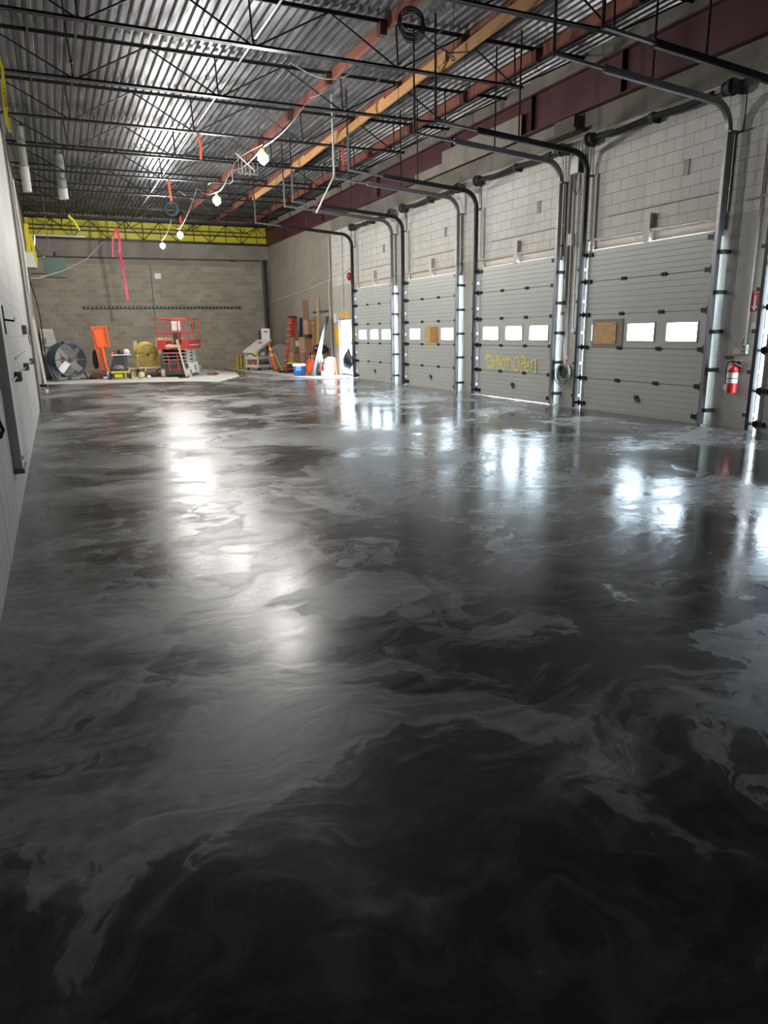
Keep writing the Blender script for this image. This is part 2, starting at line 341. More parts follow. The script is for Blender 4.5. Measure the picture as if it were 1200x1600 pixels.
def single(name, bm, mat, label, cat, group=None, smooth=False, bevel=0):
    """a thing that is one mesh: origin moved to its base"""
    xs = [v.co for v in bm.verts]; c = Vector((sum(v.x for v in xs) / len(xs), sum(v.y for v in xs) / len(xs), min(v.z for v in xs)))
    bm.transform(Matrix.Translation(-c)); o = put(name, bm, mat, None, smooth, bevel); o.location = c; return tag(o, label, cat, group)
def struct(name, bm, mat, parent=None, **k):
    o = put(name, bm, mat, parent, **k)
    if parent is None: o['kind'] = 'structure'
    return o
def dup(root, loc, label=None, group=None, rotz=None):
    r = root.copy(); COL.objects.link(r); r.location = loc; ROOTM[r.name] = Matrix.Translation(loc)
    if rotz is not None: r.rotation_euler = (0, 0, rotz)
    if label: r['label'] = label
    if group: r['group'] = group
    for ch in list(root.children):
        c = ch.copy(); COL.objects.link(c); c.parent = r
        for g in ch.children:
            d = g.copy(); COL.objects.link(d); d.parent = c
    return r
def textmesh(s, size, depth=0.0006):
    cu = bpy.data.curves.new('lettering', 'FONT'); cu.body = s; cu.size = size; cu.extrude = depth; cu.align_x = 'CENTER'; cu.align_y = 'CENTER'
    o = bpy.data.objects.new('lettering', cu); COL.objects.link(o); bpy.context.view_layer.update()
    me = bpy.data.meshes.new_from_object(o.evaluated_get(bpy.context.evaluated_depsgraph_get())); bm = bmesh.new(); bm.from_mesh(me)
    bpy.data.objects.remove(o); bpy.data.meshes.remove(me); bpy.data.curves.remove(cu); return bm

# ------------------------------------------------------------------ the shell
YB = 34.0; YN = -3.0; ZD = 6.58
bm = B(); box(bm, -0.9, 10.3, YN, YB + 0.2, -0.15, 0.0); struct('floor', bm, M_FLOOR)
bm = B(); box(bm, 10.3, 22, 14, 40, -0.2, -0.02); o = struct('floor', bm, M_OLD); o.name = 'floor_outside'
# old pale slab left around the new pour; paleness also paints in daylight
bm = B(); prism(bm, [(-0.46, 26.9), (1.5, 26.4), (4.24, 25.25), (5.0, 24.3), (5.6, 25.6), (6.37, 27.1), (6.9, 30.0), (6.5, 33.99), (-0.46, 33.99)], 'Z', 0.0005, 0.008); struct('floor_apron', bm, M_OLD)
bm = B(); prism(bm, [(9.71, 22.95), (9.1, 22.95), (8.63, 23.05), (8.1, 25.2), (7.8, 27.2), (7.5, 29.5), (7.3, 33.99), (9.71, 33.99)], 'Z', 0.0005, 0.008); struct('floor_apron', bm, M_OLD)  # this patch also stands for the sunlit floor by the doorway

# roof deck: corrugated steel running the length of the hall
bm = B(); P = 0.1524; prof = []; x = -0.6
while x < 9.9:
    prof += [(x, ZD + 0.042), (x + 0.062, ZD + 0.042), (x + 0.080, ZD), (x + 0.134, ZD)]; x += P
A = [bm.verts.new((a, YN, z)) for a, z in prof]; C = [bm.verts.new((a, YB + 0.1, z)) for a, z in prof]
for i in range(len(prof) - 1): bm.faces.new((A[i], A[i + 1], C[i + 1], C[i]))
struct('ceiling', bm, M_DECK)
bm = B(); box(bm, -0.9, 10.3, YN - 0.2, YB + 0.3, ZD + 0.06, ZD + 0.2); struct('ceiling_roof_slab', bm, M_UNSEEN)
# side and end walls
bm = B(); box(bm, -0.8, -0.47, YN, 17.4, 0, 6.62); struct('wall_left', bm, M_LEFTBLOCK)
bm = B(); box(bm, -0.9, -0.56, 17.4, YB, 0, 6.62); o = struct('wall_left', bm, M_LEFTTAN)
bm = B(); box(bm, -0.8, 10.2, YB, YB + 0.3, 0, 6.62); struct('wall_far', bm, M_FARBLOCK)
bm = B(); box(bm, -0.8, 10.2, YB - 0.03, YB, 4.62, 5.62); struct('trim_1', bm, M_GREYCAST)
bm = B(); box(bm, -0.8, 10.2, YN - 0.2, YN, 0, 6.62); struct('wall_near', bm, M_UNSEEN)
# right wall with openings; slots: 0 white block, 1 pier concrete, 2 bare side block
bm = B()
def wb(y0, y1, z0, z1, mi, x0=XW, x1=XW + 0.30):
    n0 = len(bm.faces); box(bm, x0, x1, y0, y1, z0, z1); bm.faces.ensure_lookup_table()
    for f in bm.faces[n0:]: f.material_index = mi
ys = [y for y, n in DOORS]
wb(YN, 25.45, 3.25, 5.14, 0); wb(YN, 25.45, 5.14, 6.62, 3); wb(25.45, YB, 0, 6.62, 2)
wb(24.95, 25.45, 0, 3.25, 1); wb(23.75, 24.95, 2.08, 3.25, 1)
edges = [YN] + sum([[y + 0.25, y + DW + 0.13] for y in ys], []) + [23.75]
for i in range(0, len(edges), 2):
    a, c = edges[i], edges[i + 1]; s0 = 0.0 if i == 0 else 0.0; s1 = 0.40 if i < len(edges) - 2 else 0
    # pier whose far-side splay is shaped to catch daylight beside the door
    n0 = len(bm.faces)
    poly = [(XW, a), (XW + 0.3, a), (XW + 0.3, c), (XW + (0.06 if s1 else 0), c), (XW, c - s1)]
    prism(bm, poly, 'Z', 0, 3.25); bm.faces.ensure_lookup_table()
    for f in bm.faces[n0:]: f.material_index = 1
struct('wall_right', bm, [M_WHITEBLOCK, M_PIER, M_TANWALL, concrete('grey_band_concrete', (0.15, 0.14, 0.12), (0.27, 0.25, 0.215), 0.85, 0.7)])
# yellow and orange bands painted round the side doorway
bm = B(); x = XW - 0.003
for y0, y1, z0, z1 in [(24.4, 24.9, 2.10, 2.30), (23.9, 24.2, 2.10, 2.30), (23.42, 23.62, 2.08, 2.30), (24.98, 25.42, 1.15, 1.80), (23.42, 23.74, 1.15, 1.80)]: box(bm, x, XW, y0, y1, z0, z1)
struct('trim_2', bm, M_WALLORANGE)
bm = B()
for y0, y1, z0, z1 in [(24.98, 25.42, 1.80, 2.12), (23.42, 23.74, 1.80, 2.08), (24.2, 24.4, 2.10, 2.3), (25.1, 25.42, 2.12, 2.3)]: box(bm, x, XW, y0, y1, z0, z1)
struct('trim_3', bm, plain('grey_band_paint', (0.42, 0.43, 0.45), 0.6))

# ------------------------------------------------------------------ sectional doors
XD = 9.62   # room face of the panels
def panel_bm(z0, z1, windows=None, w=DW):
    bm = B(); g = 0.004
    if windows is None:
        pts = [(0.045, z0 + g), (0, z0 + g)]; z = z0 + g; k = 6; st = (z1 - z0 - 2 * g) / k
        for i in range(k):
            pts += [(0, z + st * 0.90), (0.008, z + st * 0.95)]; z += st
            if i < k - 1: pts += [(0.0, z)]
        pts += [(0.008, z1 - g), (0.045, z1 - g)]
        n = len(pts); A = [bm.verts.new((a, 0, b_)) for a, b_ in pts]; C = [bm.verts.new((a, w, b_)) for a, b_ in pts]
        bm.faces.new(A); bm.faces.new(list(reversed(C)))
        for i in range(n): bm.faces.new((A[i], C[i], C[(i + 1) % n], A[(i + 1) % n]))
    else:
        wz0, wz1 = 1.35, 1.65; box(bm, 0, 0.045, 0, w, z0 + g, wz0); box(bm, 0, 0.045, 0, w, wz1, z1 - g); y = 0
        for a, c in sorted(windows): box(bm, 0, 0.045, y, a, wz0, wz1); y = c
        box(bm, 0, 0.045, y, w, wz0, wz1)
    return bm
JZ = [0.03, 0.62, 1.22, 1.84, 2.46, 3.03]
WIN = [(0.20, 0.84), (1.13, 1.76), (2.08, 2.72)]
hinge_me = None
def door(n, y0, tilt=0.0):
    d = thing('door_%d' % n, None, None, (XD, y0, 0), 0, kind='structure')
    for i in range(5):
        put('door_panel', panel_bm(JZ[i], JZ[i + 1], WIN if i == 2 else None), M_PANEL, d, world=False)
    for a, c in WIN:
        bm = B(); t = 0.025
        for q in ((a - t, a, 1.35 - t, 1.65 + t), (c, c + t, 1.35 - t, 1.65 + t), (a, c, 1.35 - t, 1.35), (a, c, 1.65, 1.65 + t)): box(bm, -0.012, 0.012, *q)
        f = put('window_frame', bm, M_PANEL, d, world=False)
        bm = B(); box(bm, 0.02, 0.024, a, c, 1.35, 1.65); put('window_pane', bm, M_PANE, f, world=False)
    for z in JZ[1:5]:
        for yy in (1.0, 1.95):
            bm = B(); box(bm, -0.022, 0, yy - 0.05, yy - 0.008, z - 0.03, z + 0.03); box(bm, -0.022, 0, yy + 0.008, yy + 0.05, z - 0.03, z + 0.03); cyl(bm, (-0.014, yy - 0.07, z), (-0.014, yy + 0.07, z), 0.012, 8)
            put('hinge', bm, M_BLACK, d, world=False)
        bm = B(); box(bm, 0.001, 0.03, 0.002, DW - 0.002, z - 0.004, z + 0.004); put('panel_seam', bm, M_SEAM, d, world=False)
    for z in JZ[1:5] + [2.95, 0.12]:
        for yy, s in ((0.0, -1), (DW, 1)):
            bm = B(); box(bm, -0.035, 0, yy - s * 0.14, yy + s * 0.02, z - 0.035, z + 0.035); prism(bm, [(yy - s * 0.02, z - 0.07), (yy + s * 0.05, z - 0.02), (yy + s * 0.05, z + 0.03), (yy - s * 0.02, z + 0.07)], 'X', -0.045, -0.03)
            cyl(bm, (-0.05, yy, z), (-0.05, yy + s * 0.09, z), 0.011, 8); cyl(bm, (-0.05, yy + s * 0.06, z), (-0.05, yy + s * 0.09, z), 0.025, 10)
            put('roller_hinge', bm, M_BLACK, d, world=False)
    bm = B()
    for yy in (0.0, DW - 0.06): box(bm, -0.006, 0.0, yy, yy + 0.06, 0.03, 3.03)
    put('end_stile', bm, M_PANEL, d, world=False)
    bm = B(); box(bm, -0.004, 0.05, 0.0, DW, 0.001, 0.032); put('bottom_seal', bm, M_SEAL, d, world=False)
    bm = B(); cyl(bm, (-0.012, 1.42, 0.32), (0, 1.42, 0.32), 0.06, 14); bar(bm, (-0.03, 1.36, 0.28), (-0.03, 1.47, 0.36), 0.015, 0.05); bar(bm, (-0.03, 1.42, 0.38), (-0.03, 1.40, 0.25), 0.015, 0.03)
    put('lock_handle', bm, M_GREY, d, world=False)
    if tilt: d.rotation_euler = (tilt, 0, 0)
    return d
DO = {}
for y0, n in DOORS: DO[n] = door(n, y0)
DO[3].rotation_euler = (0.0, 0, 0)
# plywood on window openings
def ply(n, y0, a, c, z0, z1, inner):
    bm = B(); box(bm, XD - 0.014, XD - 0.001, a, c, z0, z1); o = put('backing_board', bm, M_PLYGREY if inner else M_PLY, DO[n]); o['label'] = 'weathered grey-brown board' if inner else 'plywood board screwed over the middle window'
    if inner:
        bm = B(); box(bm, XD - 0.028, XD - 0.014, inner[0], inner[1], inner[2], inner[3]); p = put('plywood_patch', bm, M_PLY, o); p['label'] = 'pale plywood patch'
        bm = B()
        for yy in (inner[0] + 0.04, inner[1] - 0.04):
            for zz in (inner[2] + 0.04, inner[3] - 0.04): cyl(bm, (XD - 0.031, yy, zz), (XD - 0.028, yy, zz), 0.014, 8)
        put('plywood_screw', bm, M_DKGREY, o)
ply(4, 8.3, 10.18, 11.00, 1.24, 1.75, (10.34, 10.94, 1.29, 1.69))
ply(2, 16.18, 17.17, 17.96, 1.21, 1.73, None)
bm = B(); box(bm, XD - 0.028, XD - 0.014, 17.22, 17.62, 1.27, 1.69); put('plywood_patch', bm, M_LUMBER, DO[2])
# sprayed lettering on door 3 (reads left to right for someone in the hall, i.e. towards lower Y)
def strokes(bm, sts, y_left, z0, w, h, th):
    k = 0
    for st in sts:
        pts = [Vector((0, y_left - p[0] * w, z0 + p[1] * h)) for p in st]
        for p, q in zip(pts, pts[1:]):
            k += 1; o_ = Vector((XD - 0.0012 - 0.00006 * k, 0, 0)); bar(bm, p + o_, q + o_ + (q - p).normalized() * 0.01, th, 0.0008, up=(1, 0, 0))
        for p in pts:
            k += 1; x_ = XD - 0.0012 - 0.00006 * k; cyl(bm, (x_, p.y, p.z), (x_ + 0.0008, p.y, p.z), th / 2, 12)
def arc(cx, cy, rx, ry, a0, a1, k=12): return [(cx + rx * math.cos(math.radians(a0 + (a1 - a0) * i / (k - 1))), cy + ry * math.sin(math.radians(a0 + (a1 - a0) * i / (k - 1)))) for i in range(k)]
L = []
L.append([(-0.06, 0.62), (0.18, 0.98), (0.22, 0.05)]); L.append([(0.05, 0.80), (0.35, 0.9)] + arc(0.24, 0.48, 0.34, 0.42, 85, -85)); L.append(arc(0.66, 0.33, 0.14, 0.25, 0, 360))       # Do
L.append([(1.02, 0.05), (1.05, 0.95), (1.32, 0.08), (1.35, 0.95)]); L.append(arc(1.62, 0.38, 0.17, 0.32, 0, 360)); L.append([(2.02, 1.0), (1.98, 0.08)]); L.append([(1.82, 0.66), (2.22, 0.70)])   # Not
L.append(arc(2.72, 0.42, 0.24, 0.42, 0, 360)); L.append([(3.12, -0.05), (3.12, 0.92)] + arc(3.16, 0.68, 0.26, 0.25, 85, -95)); L.append([(3.42, 0.30), (3.72, 0.36)] + arc(3.58, 0.26, 0.16, 0.26, 20, 320)); L.append([(3.92, 0.02), (3.94, 0.72)]); L.append([(3.94, 0.55)] + arc(4.10, 0.50, 0.15, 0.22, 150, 0) + [(4.28, 0.0)])   # Open
bm = B(); strokes(bm, L, 14.78, 0.66, 0.475, 0.36, 0.045); o = put('sprayed_lettering', bm, M_YSPRAY, DO[3]); o['label'] = 'yellow sprayed words Do Not Open'
DO[3].location = (XD, 12.2, 0.006)

# side exit doorway
d6 = thing('door_6', None, None, (XW, 23.75, 0), 0, kind='structure')
bm = B()
for a, c in ((23.75, 23.80), (24.90, 24.95)): box(bm, XW + 0.06, XW + 0.14, a, c, 0, 2.08)
box(bm, XW + 0.06, XW + 0.14, 23.75, 24.95, 2.02, 2.08); put('door_frame', bm, M_ALU, d6)
bm = B(); box(bm, XW + 0.08, XW + 0.12, 24.34, 24.40, 0.02, 2.02); box(bm, XW + 0.08, XW + 0.12, 24.66, 24.70, 0.02, 2.02); box(bm, XW + 0.08, XW + 0.12, 23.80, 24.9, 0.02, 0.10); put('mullion', bm, plain('teal_grey_frame', (0.10, 0.20, 0.24), 0.5), d6)
bm = B(); box(bm, XW + 0.10, XW + 0.104, 23.80, 24.90, 0.1, 2.02); put('door_glass', bm, M_PANE, d6)

# lintel beams above each door
for y0, n in DOORS:
    t = thing('lintel_beam', {1: 'cream steel lintel above the farthest roll-up door beside the open doorway', 2: 'cream steel lintel above the door with plywood over its middle window', 3: 'cream steel lintel above the door sprayed with yellow words', 4: 'pinkish cream steel lintel above the nearest whole door', 5: 'cream steel lintel above the door cut by the right edge of the photo'}[n], 'lintel beam', (XW, y0, 3.03))
    bm = B(); a, c = y0 - 0.05, y0 + DW + 0.1
    box(bm, XW - 0.09, XW + 0.2, a, c, 3.215, 3.245); box(bm, XW + 0.02, XW + 0.05, a, c, 3.03, 3.215); box(bm, XW - 0.03, XW + 0.2, a, c, 3.03, 3.05)
    put('beam', bm, M_CREAM, t)
    bm = B(); box(bm, XW - 0.10, XW + 0.02, y0 + 1.42, y0 + 1.56, 3.03, 3.50); put('center_bracket', bm, M_OFFWHITE, t)
    bm = B(); box(bm, XW - 0.05, XW, a, a + 0.10, 2.95, 4.4); box(bm, XW - 0.05, XW, c - 0.16, c - 0.06, 2.95, 4.4); put('spring_pad', bm, M_OFFWHITE, t)
    if n != 5:
        bm = B(); bar(bm, (XW - 0.02, y0 - 0.1, 3.62), (XW - 0.02, y0 + DW - 0.4, 3.62), 0.03, 0.03); put('conduit_run', bm, M_CREAM, t)

# tracks: vertical rail, bend, rising horizontal rail, hanger
def track(y, n, side, dark):
    nm = {1: 'farthest door', 2: 'door with the boarded middle window', 3: 'door sprayed Do Not Open', 4: 'nearest whole door', 5: 'door cut off by the right edge'}[n]
    t = thing('door_track', f'{"dark" if dark else "grey"} steel door track, {side} side of the {nm}', 'door track', (9.5, y, 0), group=None)
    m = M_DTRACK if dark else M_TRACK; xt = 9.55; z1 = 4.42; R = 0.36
    C = Vector((xt - R, y, z1)); arcp = [C + Vector((R * math.cos(a), 0, R * math.sin(a))) for a in [math.radians(8 * i) for i in range(0, 12)]]
    e = Vector((6.27, y, 5.0)); path_v = [Vector((xt, y, 0.02)), Vector((xt, y, z1))]
    prof = [(-0.03, -0.045), (0.03, -0.045), (0.03, -0.037), (-0.022, -0.037), (-0.022, 0.037), (0.03, 0.037), (0.03, 0.045), (-0.03, 0.045)]
    bm = B(); sweep(bm, path_v, prof, up=(1, 0, 0)); put('vertical_rail', bm, m, t)
    bm = B(); sweep(bm, arcp, prof, up=(1, 0, 0)); put('curved_rail', bm, m, t, smooth=False)
    s = arcp[-1]
    bm = B(); mid = s.lerp(e, 0.72); sweep(bm, [s, mid], prof, up=(0, 0, 1)); bar(bm, s + Vector((-0.2, 0, -0.012)), mid + Vector((0, 0, -0.012)), 0.075, 0.03)
    put('horizontal_rail', bm, m, t)
    bm = B(); bar(bm, mid, e, 0.05, 0.035); put('rail_extension', bm, M_TRACK, t)
    bm = B(); zt = 6.45; bar(bm, e + Vector((0, 0, -0.03)), e + Vector((0, 0, 0.75)), 0.04, 0.006, up=(0, 1, 0)); bar(bm, e + Vector((0.018, 0, -0.03)), e + Vector((0.018, 0, 0.75)), 0.006, 0.04, up=(0, 1, 0)); put('lower_hanger', bm, M_TRACK, t)
    bm = B(); cyl(bm, e + Vector((0, 0, 0.7)), (e.x, y, ZD), 0.016, 8); put('upper_hanger', bm, M_BLACKSTEEL, t)
    p2 = s.lerp(e, 0.42); bm = B(); cyl(bm, p2, (p2.x, y, ZD), 0.015, 8); put('middle_hanger', bm, M_BLACKSTEEL, t)
    for z in (0.25, 0.9, 1.5, 2.1, 2.7):
        bm = B(); sy = -1 if side == 'right' else 1
        box(bm, xt - 0.01, XW + (0.06 if side == 'right' else 0), y + sy * 0.03, y + sy * 0.12, z - 0.03, z + 0.03); put('wall_bracket', bm, M_DKGREY, t)
    if n != 5:
        bm = B(); bar(bm, (XW - 0.004, y, 3.3), (XW - 0.004, y, 4.4), 0.05, 0.01, up=(0, 1, 0)); put('jamb_angle', bm, M_TRACK, t)
    return t
for y0, n in DOORS:
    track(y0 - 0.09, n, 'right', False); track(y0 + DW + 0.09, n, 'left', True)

# torsion shafts with spring, drums and end plates
for y0, n in DOORS:
    if n in (5, 7): continue
    nm = {1: 'the farthest door', 2: 'the door with the boarded middle window', 3: 'the door sprayed Do Not Open', 4: 'the nearest whole door'}[n]
    t = thing('spring_shaft', f'dark spring and shaft high above {nm}', 'door spring', (9.58, y0, 4.9))
    a, c = y0 - 0.10, y0 + DW + 0.10; X = 9.55; Z = 5.0
    bm = B(); cyl(bm, (X, a - 0.05, Z), (X, c + 0.05, Z), 0.014, 8); put('shaft', bm, M_TRACK, t)
    mid = (a + c) / 2
    for q0, q1 in ((a + 0.35, mid - 0.04), (mid + 0.04, c - 0.30)):
        bm = B(); pts = []; k = 40
        for i in range(k + 1):
            f = i / k; pts.append((X, q0 + (q1 - q0) * f, Z - 0.03 * math.sin(PI * f)))
        rr = [0.044 + (0.006 if i % 2 else 0) for i in range(k + 1)]
        rings = []
        for p, r in zip(pts, rr): rings.append([bm.verts.new(Vector(p) + Vector((r * math.cos(2 * PI * j / 10), 0, r * math.sin(2 * PI * j / 10)))) for j in range(10)])
        for A_, C_ in zip(rings, rings[1:]):
            for j in range(10): bm.faces.new((A_[j], A_[(j + 1) % 10], C_[(j + 1) % 10], C_[j]))
        bm.faces.new(rings[0]); bm.faces.new(rings[-1]); put('torsion_spring', bm, M_RUBBER, t, smooth=True)
    bm = B(); box(bm, X - 0.02, XW, mid - 0.025, mid + 0.025, Z - 0.09, Z + 0.07); cyl(bm, (X, mid - 0.05, Z), (X, mid + 0.05, Z), 0.06, 14); put('center_plate', bm, M_DKGREY, t)
    for yy, s in ((a, -1), (c, 1)):
        bm = B(); cyl(bm, (X, yy, Z), (X, yy - s * 0.05, Z), 0.12, 22); cyl(bm, (X, yy - s * 0.05, Z), (X, yy - s * 0.13, Z), 0.09, 22); cyl(bm, (X, yy - s * 0.13, Z), (X, yy - s * 0.15, Z), 0.10, 22); put('cable_drum', bm, M_DKGREY, t)
        bm = B(); box(bm, X - 0.05, XW, yy + s * 0.02, yy + s * 0.028, Z - 0.10, Z + 0.10); box(bm, XW - 0.012, XW, yy + s * 0.02, yy + s * 0.11, Z - 0.62, Z + 0.1); box(bm, X - 0.04, XW, yy, yy + s * 0.06, Z - 0.62, Z - 0.59); put('bearing_plate', bm, M_TRACK, t)
        bm = B(); cyl(bm, (X + 0.04, yy - s * 0.06, Z), (XD - 0.02, yy - s * 0.06, 0.2), 0.003, 5); put('lift_cable', bm, M_DKGREY, t)

# ------------------------------------------------------------------ roof framing
ZB = 5.85; ZT = 6.53; NB = [0.87, 3.35, 5.83, 8.20]; NTp = [-0.42, 2.10, 4.60, 7.05, 9.60]
def joist(y, label):
    t = thing('roof_joist', label, 'roof joist', (0, y, ZB))
    bm = B()
    for s in (-1, 1):
        bar(bm, (-0.5, y + s * 0.028, ZT), (9.72, y + s * 0.028, ZT), 0.042, 0.008); bar(bm, (-0.5, y + s * 0.011, ZT - 0.02), (9.72, y + s * 0.011, ZT - 0.02), 0.007, 0.045)
    put('top_chord', bm, M_BLACKSTEEL, t)
    bm = B()
    for s in (-1, 1):
        bar(bm, (-0.42, y + s * 0.030, ZB), (8.35, y + s * 0.030, ZB), 0.042, 0.008); bar(bm, (-0.42, y + s * 0.011, ZB + 0.022), (8.35, y + s * 0.011, ZB + 0.022), 0.007, 0.045)
    put('bottom_chord', bm, M_BLACKSTEEL, t)
    for i, xb in enumerate(NB):
        for p, q in (((NTp[i], ZT - 0.02), (xb - 0.03, ZB + 0.02)), ((xb + 0.03, ZB + 0.02), (NTp[i + 1], ZT - 0.02)), ((xb - 0.02, ZB + 0.02), (xb - 0.05, ZT - 0.02))):
            bm = B(); cyl(bm, (p[0], y, p[1]), (q[0], y, q[1]), 0.015, 8); put('web_rod', bm, M_BLACKSTEEL, t)
    return t
ords = ['nearest of the row, its end at the top of the photo', 'second in the row from the front', 'third in the row from the front', 'fourth in the row from the front', 'fifth in the row from the front', 'sixth in the row from the front', 'seventh in the row from the front', 'eighth in the row from the front', 'ninth in the row from the front', 'last but one before the far wall']
JY = [9.27 + 2.53 * k for k in range(10)]
j0 = joist(JY[0], 'black open-web roof joist, ' + ords[0])
for k in range(1, 10): dup(j0, (0, JY[k], ZB), 'black open-web roof joist, ' + ords[k])
# low truss in front of the yellow sheeting
t = thing('roof_joist', 'black truss with close webs standing in front of the yellow sheeting', 'roof joist', (0, 33.75, 5.58))
bm = B(); bar(bm, (-0.5, 33.75, 5.6), (9.7, 33.75, 5.6), 0.09, 0.09); put('bottom_chord', bm, M_BLACKSTEEL, t)
bm = B(); bar(bm, (-0.5, 33.75, 6.40), (9.7, 33.75, 6.40), 0.07, 0.08); put('top_chord', bm, M_BLACKSTEEL, t)
bm = B(); bar(bm, (-0.5, 33.75, 5.93), (9.7, 33.75, 5.93), 0.03, 0.05); put('middle_rail', bm, M_BLACKSTEEL, t)
for i in range(14):
    xx = -0.2 + i * 0.72; bm = B(); cyl(bm, (xx, 33.75, 5.62), (xx, 33.75, 6.4), 0.014, 6)
    put('web_rod', bm, M_BLACKSTEEL, t)
    bm = B(); p, q = ((xx, 5.62), (xx + 0.72, 6.38)) if i % 2 == 0 else ((xx, 6.38), (xx + 0.72, 5.62)); cyl(bm, (p[0], 33.74, p[1]), (q[0], 33.74, q[1]), 0.014, 6); put('web_rod', bm, M_BLACKSTEEL, t)
bm = B(); box(bm, -0.5, 9.68, 33.93, 33.99, 5.62, 6.50); single('yellow_sheeting', bm, M_YWRAP, 'yellow sheeting across the top of the far wall behind the truss', 'sheeting')

for xx, zz, lb in ((0.22, 6.48, 'thin black bridging bar running lengthwise closest to the left wall'), (0.84, 5.91, 'black bridging bar running lengthwise above the left wall side joist nodes'), (3.32, 5.91, 'black bridging bar running lengthwise under the brightest deck glare'), (5.80, 5.91, 'black bridging bar running lengthwise just left of the lumber planks')):
    bm = B(); bar(bm, (xx, 5.5, zz), (xx, 33.4, zz), 0.03, 0.006); bar(bm, (xx + 0.012, 5.5, zz + 0.015), (xx + 0.012, 33.4, zz + 0.015), 0.006, 0.03); single('bridging_bar', bm, M_BLACKSTEEL, lb, 'bridging bar')
# red oxide purlins under the deck
for xx, lb in ((5.62, 'rust-red steel beam under the deck above the light string'), (7.15, 'rust-red steel beam under the deck above the lumber planks'), (8.72, 'rust-red steel beam under the deck closest to the roll-up doors')):
    t = thing('deck_beam', lb, 'steel beam', (xx, 5, 6.4))
    bm = B(); box(bm, xx - 0.04, xx + 0.04, 5.0, 33.6, 6.40, 6.575); put('beam', bm, M_REDSTEEL, t)
    for y in JY:
        bm = B(); box(bm, xx - 0.16, xx - 0.04, y - 0.07, y + 0.07, 6.30, 6.50); put('joist_bracket', bm, plain('dark_oxide', (0.09, 0.03, 0.022), 0.6), t)
# lumber planks laid over the bottom chords
PL = ['closest to the camera', 'second from the camera', 'third from the camera', 'fourth from the camera', 'fifth from the camera', 'farthest from the camera']
for i, y in enumerate([6.6, 9.2, 11.7, 14.25, 16.8, 19.3]):
    bm = B(); x0 = 6.60 + (0.035 if i % 2 else 0.0)
    bar(bm, (x0, y - 0.15, 5.99 + 0.09), (x0, y + 2.75, 5.99 + 0.0), 0.04, 0.165); single('lumber_plank', bm, M_LUMBER, 'orange-brown lumber plank on edge over the joists, ' + PL[i], 'plank', 'lumber planks laid over the joists')
bm = B(); bar(bm, (6.63, 21.8, 5.98), (6.63, 24.6, 5.98), 0.04, 0.16); single('lumber_plank', bm, M_LUMBER, 'long lumber plank on edge deep in the hall past the second bulb', 'plank', 'lumber planks laid over the joists')
# maroon wall girder
t = thing('wall_girder', 'maroon steel girder running along the top of the right wall', 'steel girder', (XW, 5, 5.56))
bm = B(); box(bm, XW - 0.06, XW - 0.045, YN + 0.1, 33.9, 5.58, 6.26); put('web', bm, M_MAROON, t)
bm = B(); box(bm, XW - 0.15, XW - 0.001, YN + 0.1, 33.9, 5.56, 5.585); box(bm, XW - 0.15, XW - 0.001, YN + 0.1, 33.9, 6.25, 6.28); put('flange', bm, M_MAROON, t)
for y in (6.6, 10.6, 13.2, 16.5, 21.0, 26.0, 31.0):
    bm = B(); box(bm, XW - 0.15, XW - 0.06, y - 0.01, y + 0.01, 5.585, 6.25); put('stiffener', bm, M_BLACKSTEEL if y in (10.6, 13.2) else M_MAROON, t)
bm = B(); box(bm, XW - 0.18, XW - 0.152, 13.5, 16.9, 5.5, 5.98); box(bm, XW - 0.18, XW - 0.152, 16.9, 18.4, 5.5, 5.72); struct('trim_4', bm, M_GREYCAST)
# timber offcuts on the wall ledge between the third and fourth doors
bm = B(); box(bm, XW - 0.20, XW - 0.001, 11.75, 12.35, 5.27, 5.52); box(bm, XW - 0.28, XW - 0.001, 11.6, 12.7, 5.22, 5.27); single('ledge_box', bm, plain('dusty_timber', (0.13, 0.11, 0.09), 0.85), 'brown timber box on the wall ledge right of the door sprayed Do Not Open', 'timber box')

# ------------------------------------------------------------------ ceiling services
# string lights
PO = ['nearest lit bulb hanging below the deck', 'second nearest lit bulb, left of the lumber planks', 'third lit bulb along the string, in front of the yellow sheeting', 'farthest lit bulb, over the far wall']
for (x, y, z), lb in zip(BULBS, PO):
    t = thing('hanging_bulb', lb, 'light bulb', (x, y, z), group='bulbs of the work light string')
    bm = B(); lathe(bm, [(0.015, -0.10), (0.055, -0.088), (0.078, -0.055), (0.08, -0.015), (0.06, 0.03), (0.025, 0.06)], (x, y, z), 18); put('glass_bulb', bm, M_BULB, t, smooth=True)
    bm = B(); cyl(bm, (x, y, z + 0.06), (x, y, z + 0.14), 0.026, 12); put('socket', bm, M_ORANGE if y > 20 else M_YELLOW, t)
    bm = B()
    for a in range(6):
        e = Vector((math.cos(a * PI / 3), math.sin(a * PI / 3), 0)); tube(bm, [Vector((x, y, z + 0.08)) + e * 0.03, Vector((x, y, z + 0.02)) + e * 0.10, Vector((x, y, z - 0.07)) + e * 0.10, Vector((x, y, z - 0.14)) + e * 0.02], 0.0018, 5)
    torus(bm, (x, y, z), (0, 0, 1), 0.10, 0.0018, 18, 5); put('bulb_cage', bm, M_OFFWHITE, t)
    l = bpy.data.lights.new('bulb_light', 'POINT'); l.energy = BULB_POWER; l.color = (1.0, 0.97, 0.92); l.shadow_soft_size = 0.14
    lo = bpy.data.objects.new('bulb_light', l); lo.location = (x, y, z - 0.24); COL.objects.link(lo); lo.parent = t; lo.location = (0, 0, -0.24)
